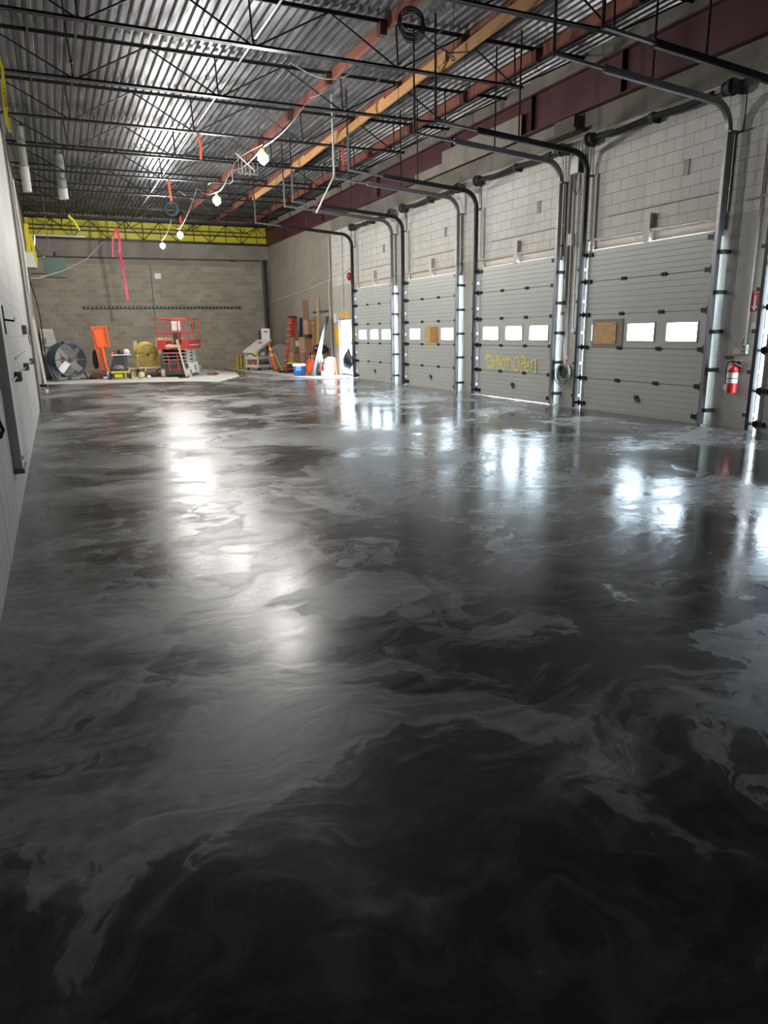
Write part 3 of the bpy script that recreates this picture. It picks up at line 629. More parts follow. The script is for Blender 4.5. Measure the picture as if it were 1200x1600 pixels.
# cable of the light string, sagging from joist to joist
pts = []
anch = [(4.9, 11.8, 5.8), (4.5, 12.6, 5.5), (4.02, 14.0, 4.99), (3.9, 16.2, 5.0), (4.12, 18.7, 5.01), (4.2, 21.5, 5.6), (4.05, 24.0, 4.84), (4.15, 26.1, 5.4), (4.06, 28.0, 4.96), (4.2, 31.0, 5.7)]
for p, q in zip(anch, anch[1:]):
    p, q = Vector(p), Vector(q)
    for i in range(8):
        f = i / 8; pts.append(p.lerp(q, f) - Vector((0, 0, 0.10 * math.sin(PI * f))))
pts.append(Vector(anch[-1])); bm = B(); tube(bm, pts, 0.009, 6); single('light_cable', bm, M_CABLEW, 'pale cable of the work light string sagging between the bulbs', 'cable')
bm = B(); tube(bm, [(4.02 + 0.12 * math.sin(i * 0.9), 14.0 + i * 0.36, 5.05 + 0.12 * math.sin(i * 0.6) ) for i in range(14)], 0.006, 6); single('light_cable', bm, M_CABLEW, 'second loose pale wire looping beside the nearest bulb', 'cable')
bm = B(); tube(bm, [(5.6 - 0.12 * i, 12.0 + 0.12 * i, 6.2 - 0.35 * math.sin(i * PI / 10)) for i in range(11)], 0.010, 6); single('light_cable', bm, M_CABLEW, 'white cable drooping from the deck beam just above the nearest bulb', 'cable')
bm = B()
for i in range(5): tube(bm, [(4.55 + i * 0.10, 18.0 + 0.1 * i, 5.85), (4.55 + i * 0.10, 18.0, 5.35), (4.62 + i * 0.10, 18.0, 5.33), (4.62 + i * 0.1, 18.0, 5.6)], 0.006, 5)
bar(bm, (4.3, 17.2, 5.6), (5.2, 18.9, 5.62), 0.02, 0.02); single('wire_hooks', bm, M_CABLEW, 'row of pale wire hooks hanging between the two nearest bulbs', 'wire')
bm = B()
for i in range(7): tube(bm, [Vector(p) + Vector((0, 0, 0)) for p in ringpts((3.55 + 0.01 * i, 22.2 + 0.03 * i, 5.15), (0.1, 1, 0.05 * i), 0.17 + 0.012 * (i % 3), 20)], 0.007, 5, True)
single('cable_coil', bm, plain('blue_cable', (0.06, 0.10, 0.20), 0.5), 'small coil of blue cable hanging left of the second bulb', 'cable coil')
# hanging coil high over the doors
bm = B()
for i in range(12): tube(bm, ringpts((5.44 + 0.012 * i, 10.6 + 0.02 * i, 6.12 - 0.01 * (i % 4)), (0.25, 1, 0.06 * (i % 5 - 2)), 0.17 + 0.013 * (i % 4), 22), 0.008, 5, True)
tube(bm, [(5.55, 10.6, 6.0), (5.8, 10.6, 5.85), (6.1, 10.6, 5.75), (6.5, 10.6, 5.82), (6.9, 10.5, 6.15), (7.1, 10.4, 6.5)], 0.01, 6)
single('cable_coil', bm, M_CABLEB, 'large coil of blue-black cable hanging from the deck at the top of the photo', 'cable coil')
# left wall vent pipes
for (x, y, r, z0, z1, lb, lw) in ((-0.14, 20.8, 0.10, 5.12, 5.68, 'vent pipe hanging from the deck close to the left wall, white lower end', 1), (0.76, 23.4, 0.13, 5.43, 5.68, 'vent pipe hanging from the deck right of the other one, short white end', 1)):
    t = thing('vent_pipe', lb, 'pipe', (x, y, z0))
    bm = B(); lathe(bm, [(r, z0), (r, z1)], (x, y, 0), 20); put('lower_sleeve', bm, M_PIPEW, t, smooth=False)
    bm = B(); lathe(bm, [(r * 0.9, z1), (r * 0.9, ZD + 0.02)], (x, y, 0), 20); torus(bm, (x, y, z1 + 0.02), (0, 0, 1), r * 0.95, 0.012); put('pipe_body', bm, M_PIPEG, t)
# conduits and hoses hanging around joists on the left
bm = B(); tube(bm, [(0.72, 12.6, ZD), (0.70, 12.5, 6.0), (0.74, 12.6, 5.6)], 0.012, 6); ball(bm, (0.74, 12.6, 5.58), 0.03); single('rope', bm, M_BLACKSTEEL, 'short dark cord with a pale end hanging near the left roof joists', 'cord')
for x, y, z in ((4.8, 16.9, 5.3), (3.9, 24.5, 5.2)): pass
def ribbon(pts, w, mat, label, cat='ribbon', name='marker_ribbon', th=0.004, side=(1, 0, 0), group=None):
    bm = B()
    for i, (p, q) in enumerate(zip(pts, pts[1:])):
        bar(bm, p, Vector(q) + (Vector(q) - Vector(p)).normalized() * 0.004, w * (1 - 0.15 * (i % 2)), th, up=(0.3 * ((i % 3) - 1), 1, 0))
    return single(name, bm, mat, label, cat, group)
ribbon([(2.85, 31.9, 5.84), (2.66, 31.9, 5.30), (2.62, 31.9, 4.72)], 0.07, M_MAGENTA, 'short magenta ribbon tail tied to the truss before the far wall')
ribbon([(2.87, 31.9, 5.84), (2.95, 31.9, 5.35), (2.90, 31.9, 4.9), (2.96, 31.9, 4.3), (3.0, 31.9, 3.6), (3.03, 31.9, 3.02)], 0.10, M_MAGENTA, 'long magenta ribbon hanging down in front of the far wall')
ribbon([(3.45, 17.0, 5.84), (3.47, 17.0, 5.58), (3.46, 17.0, 5.36)], 0.06, M_ORTAPE, 'orange ribbon hanging from a joist left of the nearest bulb')
ribbon([(3.5, 21.9, 5.84), (3.51, 21.9, 5.60), (3.53, 21.9, 5.30)], 0.07, M_ORTAPE, 'orange ribbon hanging further back, below the deck glare')
ribbon([(6.80, 16.86, 6.0), (6.80, 16.86, 5.75), (6.81, 16.86, 5.47)], 0.07, M_ORTAPE, 'red-orange ribbon hanging by the lumber planks near the middle of the photo')
ribbon([(4.1, 24.0, 5.0), (4.1, 24.0, 5.2)], 0.06, M_ORTAPE, 'orange tape wound above the third bulb')
ribbon([(0.95, 26.9, 5.5), (1.1, 26.9, 5.35), (1.25, 26.9, 5.05)], 0.08, M_YELLOW, 'yellow tape scrap hanging right of the vent pipes')
# white conduit dangling at an angle
bm = B(); tube(bm, [(6.03, 15.5, 6.52), (6.03, 15.5, 5.45), (6.03, 15.5, 4.95), (5.98, 15.45, 4.85), (5.48, 15.2, 4.09)], 0.018, 8); single('dangling_conduit', bm, M_CABLEW, 'bent pale conduit dangling loose below the deck between two track ends', 'conduit')
# caution tape at the left edge
t = thing('caution_tape', 'yellow caution tape with black lettering twisted at the upper left edge', 'tape', (-0.30, 14.6, 5.2))
def strip(bm, pts, w, side=(1, 0, 0), th=0.002):
    V = []
    for i, p in enumerate(pts):
        p = Vector(p); s = Vector(side).normalized() * w / 2 * (1.0 if not isinstance(w, list) else 1)
        V.append((bm.verts.new(p - s), bm.verts.new(p + s), bm.verts.new(p + s + Vector((0, th, 0))), bm.verts.new(p - s + Vector((0, th, 0)))))
    for a, c in zip(V, V[1:]):
        for j in range(4): bm.faces.new((a[j], a[(j + 1) % 4], c[(j + 1) % 4], c[j]))
    bm.faces.new(V[0]); bm.faces.new(list(reversed(V[-1])))
bm = B(); strip(bm, [(-0.27, 14.2, 6.5), (-0.255, 14.2, 6.1), (-0.24, 14.2, 5.95)], 0.03); strip(bm, [(-0.24, 14.2, 5.95), (-0.225, 14.2, 5.85), (-0.235, 14.2, 5.7)], 0.05); strip(bm, [(-0.235, 14.2, 5.7), (-0.245, 14.2, 5.55), (-0.262, 14.2, 5.3), (-0.27, 14.2, 5.15), (-0.255, 14.2, 4.98)], 0.065); strip(bm, [(-0.255, 14.2, 4.98), (-0.245, 14.2, 4.9)], 0.03)
put('tape_strip', bm, M_YELLOW, t)
bm = textmesh('CAUTION', 0.062); bm.transform(Matrix.Translation((-0.250, 14.195, 5.42)) @ Matrix.Rotation(math.radians(92), 4, 'Y') @ Matrix.Rotation(PI / 2, 4, 'X')); put('tape_lettering', bm, M_BLACK, t)
def tapestrip(pts, w, label):
    bm = B(); strip(bm, pts, w); return single('caution_tape', bm, M_YELLOW, label, 'tape')
tapestrip([(-0.36, 27.0, 5.2), (-0.38, 27.0, 4.9), (-0.36, 27.0, 4.55), (-0.40, 27.0, 4.3)], 0.13, 'yellow tape strip hanging on the left wall behind the pale electrical box')
tapestrip([(-0.28, 27.6, 4.95), (-0.24, 27.6, 4.5), (-0.20, 27.6, 4.05)], 0.09, 'narrower yellow tape strip hanging right of the pale electrical box')
bm = B(); tube(bm, [(-0.45, 27, 3.5), (-0.2, 27.5, 3.55), (0.6, 29.5, 3.95), (1.6, 31.8, 4.6), (2.3, 32, 5.3)], 0.012, 5); single('guide_string', bm, M_CABLEW, 'pale yellow string stretched across the grey-green box', 'string')

# ------------------------------------------------------------------ left wall fittings
XL = -0.47
t = thing('wall_channel', 'tall grey steel channel fixed to the near left wall, ending above the floor', 'steel channel', (XL, 7.2, 0.40))
bm = B(); box(bm, XL, XL + 0.075, 7.05, 7.10, 0.42, 6.3); box(bm, XL + 0.062, XL + 0.075, 7.05, 7.42, 0.42, 6.3); put('channel', bm, M_OFFWHITE, t)
bm = B(); cyl(bm, (XL + 0.075, 7.2, 0.5), (XL + 0.085, 7.2, 0.5), 0.02, 10); box(bm, XL, XL + 0.09, 7.02, 7.45, 0.38, 0.42); put('foot_plate', bm, M_GREY, t)
for y, z, lb in ((9.5, 1.13, 'closest to the camera'), (12.4, 1.14, 'in the middle of the three'), (15.6, 1.13, 'farthest from the camera')):
    t = thing('outlet_box', 'small grey metal outlet box on the left wall, ' + lb, 'outlet box', (XL, y, z - 0.06), group='outlet boxes on the left wall')
    bm = B(); hz = 0.055; box(bm, XL, XL + 0.012, y - 0.13, y + 0.13, z - hz, z + hz); box(bm, XL, XL + 0.07, y - 0.13, y - 0.12, z - hz, z + hz); box(bm, XL, XL + 0.07, y + 0.12, y + 0.13, z - hz, z + hz); box(bm, XL, XL + 0.07, y - 0.13, y + 0.13, z + hz - 0.01, z + hz); put('box_body', bm, M_GREY, t)
    bm = B(); box(bm, XL + 0.012, XL + 0.045, y - 0.05, y + 0.05, z - 0.03, z + 0.03); put('socket', bm, M_OFFWHITE, t)
bm = B(); cyl(bm, (XL + 0.02, 8.4, 1.13), (XL + 0.02, 15.5, 1.13), 0.011, 8); single('wall_conduit', bm, M_GREY, 'thin horizontal conduit joining the outlet boxes on the left wall', 'conduit')
bm = B(); cyl(bm, (XL + 0.015, 10.0, 1.33), (XL + 0.015, 13.4, 1.36), 0.008, 8); single('wall_rod', bm, M_GREY, 'short thin rod on the left wall above the outlet boxes', 'rod')
t = thing('switch_box', 'dark grey junction box on the left wall above the outlet boxes', 'junction box', (XL, 14.2, 1.64))
bm = B(); box(bm, XL, XL + 0.07, 13.8, 14.5, 1.64, 1.79); put('box_body', bm, M_GREY, t, bevel=0.01)
bm = B(); tube(bm, [(XL + 0.05, 14.5, 1.75), (XL + 0.08, 15.1, 1.72), (XL + 0.03, 15.8, 1.6), (XL + 0.02, 16.4, 1.45)], 0.008, 6); put('pigtail_wire', bm, M_DKGREY, t)
bm = B(); box(bm, XL, XL + 0.02, 8.7, 8.78, 1.62, 1.92); tube(bm, [(XL + 0.02, 8.74, 1.77), (XL + 0.10, 8.8, 1.76), (XL + 0.12, 8.9, 1.79)], 0.012, 6); single('wall_hook', bm, M_BLACK, 'black hook on a thin plate fixed to the near left wall', 'hook')
t = thing('hose_bracket', 'black metal fittings clamped on the wall at the extreme left edge', 'bracket', (XL, 5.9, 0.85))
bm = B(); box(bm, XL, XL + 0.035, 5.75, 6.0, 0.98, 1.08); box(bm, XL, XL + 0.04, 5.65, 6.05, 1.16, 1.30); put('clamp_plate', bm, M_DKGREY, t)
bm = B()
for i in range(4): torus(bm, (XL + 0.03, 5.8 + 0.07 * i, 1.22), (0, 1, 0), 0.028, 0.010, 12, 6)
tube(bm, [(XL + 0.02, 5.8, 1.05), (XL + 0.05, 5.85, 0.92), (XL + 0.02, 5.9, 0.86)], 0.015, 6); put('clamp_rings', bm, M_BLACK, t)
# end of the painted wall: conduits and box further back
bm = B(); cyl(bm, (-0.43, 17.5, 0.05), (-0.43, 17.5, 6.4), 0.022, 8); single('wall_conduit', bm, M_GREY, 'vertical grey conduit where the white left wall ends', 'conduit')
bm = B(); tube(bm, [(-0.47, 22.0, 5.6), (-0.47, 22.0, 4.9), (-0.45, 22.3, 4.0), (-0.46, 22.4, 2.8)], 0.035, 8); single('wall_conduit', bm, M_PIPEW, 'pale pipe running down the tan left wall below the vent pipe', 'pipe')
bm = B(); tube(bm, [(-0.45, 31.0, 5.35), (-0.15, 31.0, 5.35), (1.6, 31.0, 5.35)], 0.03, 8); tube(bm, [(-0.30, 31.0, 5.3), (-0.30, 31.0, 4.3)], 0.03, 8); single('white_pipe', bm, M_PIPEW, 'white pipe with a corner at the far end of the left wall top', 'pipe')
bm = B(); tube(bm, [(-0.2, 32.5, 5.5), (-0.25, 32.5, 5.1), (-0.15, 32.0, 4.9), (0.0, 31.0, 4.55), (0.05, 30.2, 4.46)], 0.05, 8); single('flexible_conduit', bm, M_ALU, 'shiny flexible conduit bending down to the grey-green box', 'conduit')
t = thing('electrical_box', 'pale grey electrical cabinet high on the far left wall', 'electrical box', (-0.5, 28.6, 3.95))
bm = B(); box(bm, -0.56, -0.27, 28.4, 29.0, 3.95, 4.5); put('cabinet', bm, M_GREY, t)
bm = B(); box(bm, -0.55, -0.20, 28.38, 28.40, 3.96, 4.49); o = put('cabinet_door', bm, M_WHITE, t); o['label'] = 'near-white cover'
bm = B(); tube(bm, [(-0.53, 30.5, 3.6), (-0.42, 30.5, 3.0), (-0.36, 30.5, 2.4), (-0.36, 30.5, 0.01)], 0.022, 8); single('drop_cable', bm, M_BLACK, 'black cable dropping down the far left corner to the floor', 'cable')
# leaning strips along the left wall
t = thing('leaning_profile', 'long pinkish white profiles leaning against the tan part of the left wall', 'wall profiles', (-0.45, 23.5, 0))
for q, m in ((0.0, M_WHITE), (0.06, M_PINK), (0.10, M_OFFWHITE)):
    bm = B(); bar(bm, (-0.34 - q * 0.2, 22.6 + q * 6, 0.0), (-0.49, 24.6 + q * 8, 2.1 + q), 0.05, 0.07, up=(1, 0, 0)); put('profile', bm, m, t)
bm = B(); cyl(bm, (-0.57, 19.6, 0.42), (-0.30, 19.6, 0.40), 0.03, 10); cyl(bm, (-0.30, 19.6, 0.45), (-0.30, 19.6, 0.32), 0.02, 10); single('pipe_stub', bm, M_BLACK, 'small black pipe stub poking out low on the left wall', 'pipe')
bm = B(); box(bm, -0.56, -0.44, 18.4, 18.9, 0.0, 2.6); single('wall_batten', bm, M_OFFWHITE, 'pale vertical batten on the left wall just past the white blocks', 'batten')

# ------------------------------------------------------------------ far wall fittings
t = thing('heater_box', 'grey-green enamel box hung high in front of the far wall', 'heater', (0.38, 30.2, 3.76))
bm = B(); box(bm, -0.01, 0.77, 30.0, 30.5, 3.76, 4.46); put('casing', bm, M_GREENBOX, t)
bm = B(); box(bm, 0.36, 0.50, 30.1, 30.25, 4.46, 4.55); cyl(bm, (0.43, 30.15, 4.5), (0.43, 30.15, 4.68), 0.04, 10); put('gas_valve', bm, M_BLACK, t)
bm = B(); cyl(bm, (0.27, 30.2, 4.46), (0.25, 30.2, ZD), 0.012, 6); put('hanging_rod', bm, M_GREY, t)
bm = B(); cyl(bm, (-0.45, 30.3, 3.9), (0.0, 30.3, 3.9), 0.02, 6); put('side_pipe', bm, M_DKGREY, t)
bm = B(); cyl(bm, (-0.4, 33.9, 4.86), (9.5, 33.9, 4.92), 0.03, 8)
for x in (2.3, 5.6, 7.9): box(bm, x, x + 0.18, 33.84, 33.9, 4.84, 4.9)
single('wall_pipe', bm, M_DKGREY, 'dark horizontal pipe across the top of the far wall', 'pipe')
t = thing('slotted_rail', 'black slotted rail screwed level across the far wall', 'rail', (4.8, 33.95, 2.8))
bm = B(); box(bm, 1.33, 8.25, 33.93, 33.99, 2.76, 2.86); put('rail', bm, M_BLACK, t)
bm = B()
for i in range(40): box(bm, 1.42 + i * 0.17, 1.50 + i * 0.17, 33.925, 33.93, 2.80, 2.83)
put('slots', bm, M_OFFWHITE, t)
bm = B(); box(bm, 4.29, 4.325, 33.98, 33.999, 0.0, 5.6); struct('trim_5', bm, M_DKGREY)
t = thing('corner_downpipe', 'black and grey drainpipes standing in the far right corner', 'pipe', (9.5, 33.8, 0))
bm = B(); cyl(bm, (9.50, 33.8, 0.0), (9.50, 33.8, 4.95), 0.06, 12); put('black_pipe', bm, M_BLACK, t)
bm = B(); cyl(bm, (9.36, 33.88, 0.0), (9.36, 33.88, 4.95), 0.035, 12); put('grey_pipe', bm, M_GREY, t)
bm = B(); box(bm, 4.45, 4.72, 33.9, 33.99, 4.05, 4.28); single('wall_plate', bm, M_WHITE, 'small white box on the far wall beneath the farthest bulb', 'wall box')
bm = B(); box(bm, 2.10, 2.20, 33.93, 33.99, 1.1, 1.42); single('wall_plate', bm, M_WHITE, 'small white outlet on the far wall right of the orange panel', 'outlet')
bm = B()
for i in range(7):
    z = 5.0 + 0.022 * i; tube(bm, [(XW - 0.02, YN + 1 + 0.7 * j, z + 0.012 * math.sin(j * 0.9 + i * 1.7) - 0.0) for j in range(36)], 0.009, 5)
o = single('cable_bundle', bm, M_CABLEW, 'bundle of pale cables strung along the top of the white block wall', 'cables'); 

# ------------------------------------------------------------------ right wall fittings
def onwall(y0, y1, z0, z1, d, x=XW):
    return box(B(), x - d, x, y0, y1, z0, z1)
# fire extinguisher
ey, ez = 7.73, 0.56; ex = XW - 0.11
t = thing('fire_extinguisher', 'red fire extinguisher hanging on the pier right of the nearest whole door', 'fire extinguisher', (ex, ey, ez))
bm = B(); lathe(bm, [(0.07, ez), (0.078, ez + 0.015), (0.078, ez + 0.36), (0.068, ez + 0.395), (0.035, ez + 0.425), (0.022, ez + 0.44), (0.022, ez + 0.46)], (ex, ey, 0), 24); put('cylinder', bm, M_RED, t, smooth=False)
bm = B(); lathe(bm, [(0.0785, ez + 0.155), (0.0790, ez + 0.156), (0.0790, ez + 0.315), (0.0785, ez + 0.316)], (ex, ey, 0), 24); put('label_band', bm, plain('extinguisher_label', (0.66, 0.66, 0.6), 0.5, 0, 0.25, 40), t)
bm = B(); lathe(bm, [(0.0792, ez + 0.222), (0.0798, ez + 0.223), (0.0798, ez + 0.234), (0.0792, ez + 0.235)], (ex, ey, 0), 24); put('label_stripe', bm, M_BLACK, t)
bm = B(); cyl(bm, (ex, ey, ez + 0.45), (ex, ey, ez + 0.50), 0.022, 12); box(bm, ex - 0.03, ex + 0.03, ey - 0.03, ey + 0.04, ez + 0.47, ez + 0.50); put('valve', bm, M_BLACK, t)
bm = B(); bar(bm, (ex, ey + 0.03, ez + 0.50), (ex, ey - 0.13, ez + 0.50), 0.02, 0.012); bar(bm, (ex, ey + 0.02, ez + 0.475), (ex, ey - 0.14, ez + 0.41), 0.02, 0.008); put('squeeze_handle', bm, M_ALU, t)
bm = B(); tube(bm, [(ex, ey + 0.02, ez + 0.48), (ex - 0.02, ey + 0.09, ez + 0.47), (ex - 0.03, ey + 0.11, ez + 0.38), (ex - 0.03, ey + 0.09, ez + 0.2), (ex - 0.03, ey + 0.085, ez + 0.1)], 0.009, 8); put('hose', bm, M_BLACK, t, smooth=True)
bm = B(); box(bm, ex - 0.04, ex - 0.038, ey + 0.07, ey + 0.12, ez + 0.05, ez + 0.13); put('inspection_tag', bm, M_WHITE, t)
bm = B(); box(bm, XW - 0.03, XW, ey - 0.03, ey + 0.03, ez + 0.3, ez + 0.5); put('wall_bracket', bm, M_BLACK, t)
# red arrow sign
t = thing('arrow_sign', 'red sign with a white downward arrow above the fire extinguisher', 'sign', (XW, 7.57, 1.78))
bm = onwall(7.50, 7.64, 1.79, 2.10, 0.004); put('sign_plate', bm, M_RED, t)
bm = B(); x0, x1 = XW - 0.0055, XW - 0.004
prism(bm, [(7.55, 1.90), (7.59, 1.90), (7.59, 2.03), (7.55, 2.03)], 'X', x0, x1); prism(bm, [(7.515, 1.87), (7.57, 1.80), (7.625, 1.87), (7.59, 1.87), (7.59, 1.90), (7.55, 1.90), (7.55, 1.87)], 'X', x0, x1)
box(bm, x0, x1, 7.505, 7.635, 2.088, 2.095); put('arrow', bm, M_WHITE, t)
bm = textmesh('FIRE', 0.045); bm.transform(Matrix.Translation((XW - 0.005, 7.57, 2.06)) @ Matrix.Rotation(-PI / 2, 4, 'Z') @ Matrix.Rotation(PI / 2, 4, 'X')); put('sign_lettering', bm, M_WHITE, t)
bm = onwall(7.49, 7.59, 1.52, 1.63, 0.003); single('paper_tag', bm, M_WHITE, 'small white paper tag pinned below the red arrow sign', 'tag')
t = thing('power_outlet', 'pale surface outlet boxes at the lower end of the wall conduit', 'outlet box', (XW, 7.70, 1.16))
bm = onwall(7.70, 7.82, 1.16, 1.24, 0.05); put('left_box', bm, M_OFFWHITE, t); bm = onwall(7.59, 7.69, 1.16, 1.30, 0.05); put('right_box', bm, M_OFFWHITE, t)
bm = B(); cyl(bm, (XW - 0.06, 7.64, 1.20), (XW - 0.05, 7.64, 1.20), 0.025, 12); cyl(bm, (XW - 0.06, 7.64, 1.265), (XW - 0.05, 7.64, 1.265), 0.022, 12); put('socket', bm, M_GREY, t)
bm = B(); cyl(bm, (XW - 0.025, 7.64, 1.30), (XW - 0.025, 7.64, 5.0), 0.014, 8); cyl(bm, (XW - 0.025, 7.74, 1.24), (XW - 0.025, 7.66, 1.42), 0.012, 8); single('wall_conduit', bm, M_CREAM, 'vertical cream conduit on the pier beside the red arrow sign', 'conduit')
bm = B(); cyl(bm, (XW - 0.02, 7.9, 3.42), (XW - 0.02, 4.4, 3.46), 0.014, 8); single('wall_conduit', bm, M_CREAM, 'horizontal cream conduit near the right edge above the pier', 'conduit')
bm = onwall(7.83, 7.99, 1.07, 1.12, 0.01); single('name_plate', bm, M_DKGREY, 'small black plate on the pier left of the extinguisher', 'plate')
for y0, n in DOORS[1:]:
    bm = onwall(y0 + 0.75, y0 + 0.87, 3.98, 4.22, 0.012); single('wall_vent', bm, M_GREY, {4: 'small grey vent plate in the blocks above the nearest whole door', 3: 'small grey vent plate in the blocks above the door sprayed Do Not Open', 2: 'small grey vent plate in the blocks above the door with boarded middle window', 1: 'small grey vent plate in the blocks above the farthest door'}[n], 'vent')
# red tag between second and third doors
bm = onwall(15.42, 15.50, 1.76, 2.08, 0.004); single('warning_sticker', bm, M_RED, 'narrow red sticker on the pier left of the door sprayed Do Not Open', 'sticker')
# door control box with its chain and cable, pier between doors 3 and 4
t = thing('door_control', 'white control box with a hanging cable loop high beside the curved track', 'control box', (XW, 11.75, 4.45))
bm = onwall(11.62, 11.84, 4.50, 4.82, 0.16); put('housing', bm, M_WHITE, t); bm = onwall(11.60, 11.62, 4.50, 4.82, 0.15); put('side_plate', bm, M_DKGREY, t)
bm = B(); tube(bm, [(XW - 0.08, 11.82, 4.5), (XW - 0.08, 11.83, 4.25), (XW - 0.08, 11.72, 4.12), (XW - 0.08, 11.62, 4.25), (XW - 0.08, 11.63, 4.5)], 0.008, 6); put('cable_loop', bm, M_BLACK, t)
t = thing('pull_chain', 'long galvanized pull chain hanging beside the dark track of the nearest whole door', 'chain', (XW - 0.1, 11.55, 1.7))
bm = B()
for i in range(64):
    z = 4.45 - i * 0.045; torus(bm, (XW - 0.10, 11.56, z), (1, 0, 0) if i % 2 else (0, 1, 0), 0.018, 0.005, 8, 4)
put('chain_links', bm, M_ALU, t)
for y, z0, z1, r, m, lb in ((11.72, 1.55, 4.9, 0.014, M_OFFWHITE, 'thin pale conduit, rightmost of those on the pier above the green hose'), (11.86, 1.0, 4.9, 0.017, M_OFFWHITE, 'pale conduit running straight down the pier to a small box near the hose'), (11.98, 2.2, 4.9, 0.03, M_PIER, 'thick grey pipe on the pier above the green hose'), (12.05, 1.9, 3.3, 0.015, M_CREAM, 'cream conduit, leftmost on the pier above the green hose')):
    bm = B(); cyl(bm, (XW - 0.03, y, z0), (XW - 0.03, y, z1), r, 8); box(bm, XW - 0.05, XW, y - 0.03, y + 0.03, z0 - 0.04, z0 + 0.03); single('pier_conduit', bm, m, lb, 'conduit', 'conduits on the pier between the third and fourth doors')
bm = onwall(11.80, 11.92, 3.2, 3.42, 0.09); single('junction_box', bm, M_OFFWHITE, 'small pale junction box on the pier conduits at lintel height', 'junction box')
t = thing('hose_reel', 'coiled green and pink air hoses on a dark reel low on the pier', 'hose reel', (XW - 0.1, 11.84, 0.45))
bm = B(); cyl(bm, (XW - 0.02, 11.84, 0.72), (XW - 0.11, 11.84, 0.72), 0.16, 22); put('reel_drum', bm, M_DKGREY, t)
bm = B()
for i in range(9): tube(bm, ringpts((XW - 0.13 - 0.008 * (i % 3), 11.84 - 0.012 * (i % 4), 0.70 - 0.014 * (i % 5)), (1, 0.05 * (i % 3), 0), 0.13 + 0.022 * (i % 5), 22), 0.0065, 6, True)
put('green_hose', bm, M_GREEN, t)
bm = B()
for i in range(2): tube(bm, ringpts((XW - 0.15, 11.76, 0.72), (1, 0.1 * i, 0.05), 0.15 + 0.03 * i, 20), 0.005, 6, True)
tube(bm, [(XW - 0.14, 11.75, 0.85), (XW - 0.12, 11.83, 1.15), (XW - 0.06, 11.87, 1.5)], 0.007, 6); tube(bm, [(XW - 0.1, 11.9, 1.35), (XW - 0.16, 12.05, 1.38), (XW - 0.2, 12.18, 1.2), (XW - 0.2, 12.2, 0.95)], 0.008, 6)
o = put('pink_hose', bm, M_PINK, t); o['label'] = 'pale pink hose'
# alarm bell and conduits near the doorway
t = thing('alarm_bell', 'red round alarm bell on the white wall above the open doorway', 'bell', (XW, 23.7, 3.35))
bm = B(); cyl(bm, (XW, 23.7, 3.48), (XW - 0.05, 23.7, 3.48), 0.10, 18); ball(bm, (XW - 0.05, 23.7, 3.48), 0.14, 0.45, 1, 1, 18); put('gong', bm, plain('bell_red', (0.32, 0.03, 0.03), 0.4), t, smooth=True)
bm = onwall(23.6, 23.72, 3.22, 3.34, 0.05); put('bell_box', bm, M_OFFWHITE, t)
for y, z0, z1, lb in ((24.35, 2.4, 5.1, 'thin conduit climbing the white wall above the doorway'), (23.5, 2.15, 5.1, 'thin conduit between the alarm bell and the farthest door')):
    bm = B(); cyl(bm, (XW - 0.03, y, z0), (XW - 0.03, y, z1), 0.018, 8); single('wall_conduit', bm, M_CREAM, lb, 'conduit')
bm = B(); tube(bm, [(XW - 0.03, 25.35, 3.6), (XW - 0.03, 24.4, 3.62), (XW - 0.03, 23.3, 3.8)], 0.016, 6); tube(bm, [(XW - 0.03, 34, 3.05), (XW - 0.03, 29, 3.25), (XW - 0.03, 25.5, 3.5)], 0.016, 6); single('wall_cable', bm, M_OFFWHITE, 'cable running along the bare side wall at mid height to the bell', 'cable')
bm = onwall(25.1, 25.25, 1.95, 2.25, 0.08); single('exit_light', bm, M_WHITE, 'small white fitting at the upper left corner of the doorway', 'light fitting')
bm = onwall(26.0, 27.7, 2.36, 2.42, 0.05); single('wall_bar', bm, M_DKGREY, 'dark horizontal bar on the bare side wall above the boards', 'bar')
bm = B(); tube(bm, [(XW - 0.04, 25.62, 5.0), (XW - 0.04, 25.6, 3.6), (XW - 0.06, 25.7, 3.2), (XW - 0.04, 25.6, 0.6)], 0.03, 8); single('wall_cable', bm, M_CREAM, 'thick cable dropping where the white paint ends beside the doorway', 'cable')

# ------------------------------------------------------------------ machines and clutter, left to right
# white panel on the far wall
t = thing('whiteboard_sheet', 'white panel with faint lines leaning on the far wall behind the blue fan', 'panel', (-0.1, 33.5, 0))
bm = B(); prism(bm, [(-0.47, 0.02), (0.28, 0.02), (0.02, 1.93), (-0.47, 1.93)], 'Y', 33.55, 33.6); put('sheet', bm, M_WHITE, t)
bm = B()
for i in range(9): box(bm, -0.45, 0.05, 33.545, 33.55, 0.95 + 0.1 * i, 0.962 + 0.1 * i)
put('printed_lines', bm, M_GREY, t)
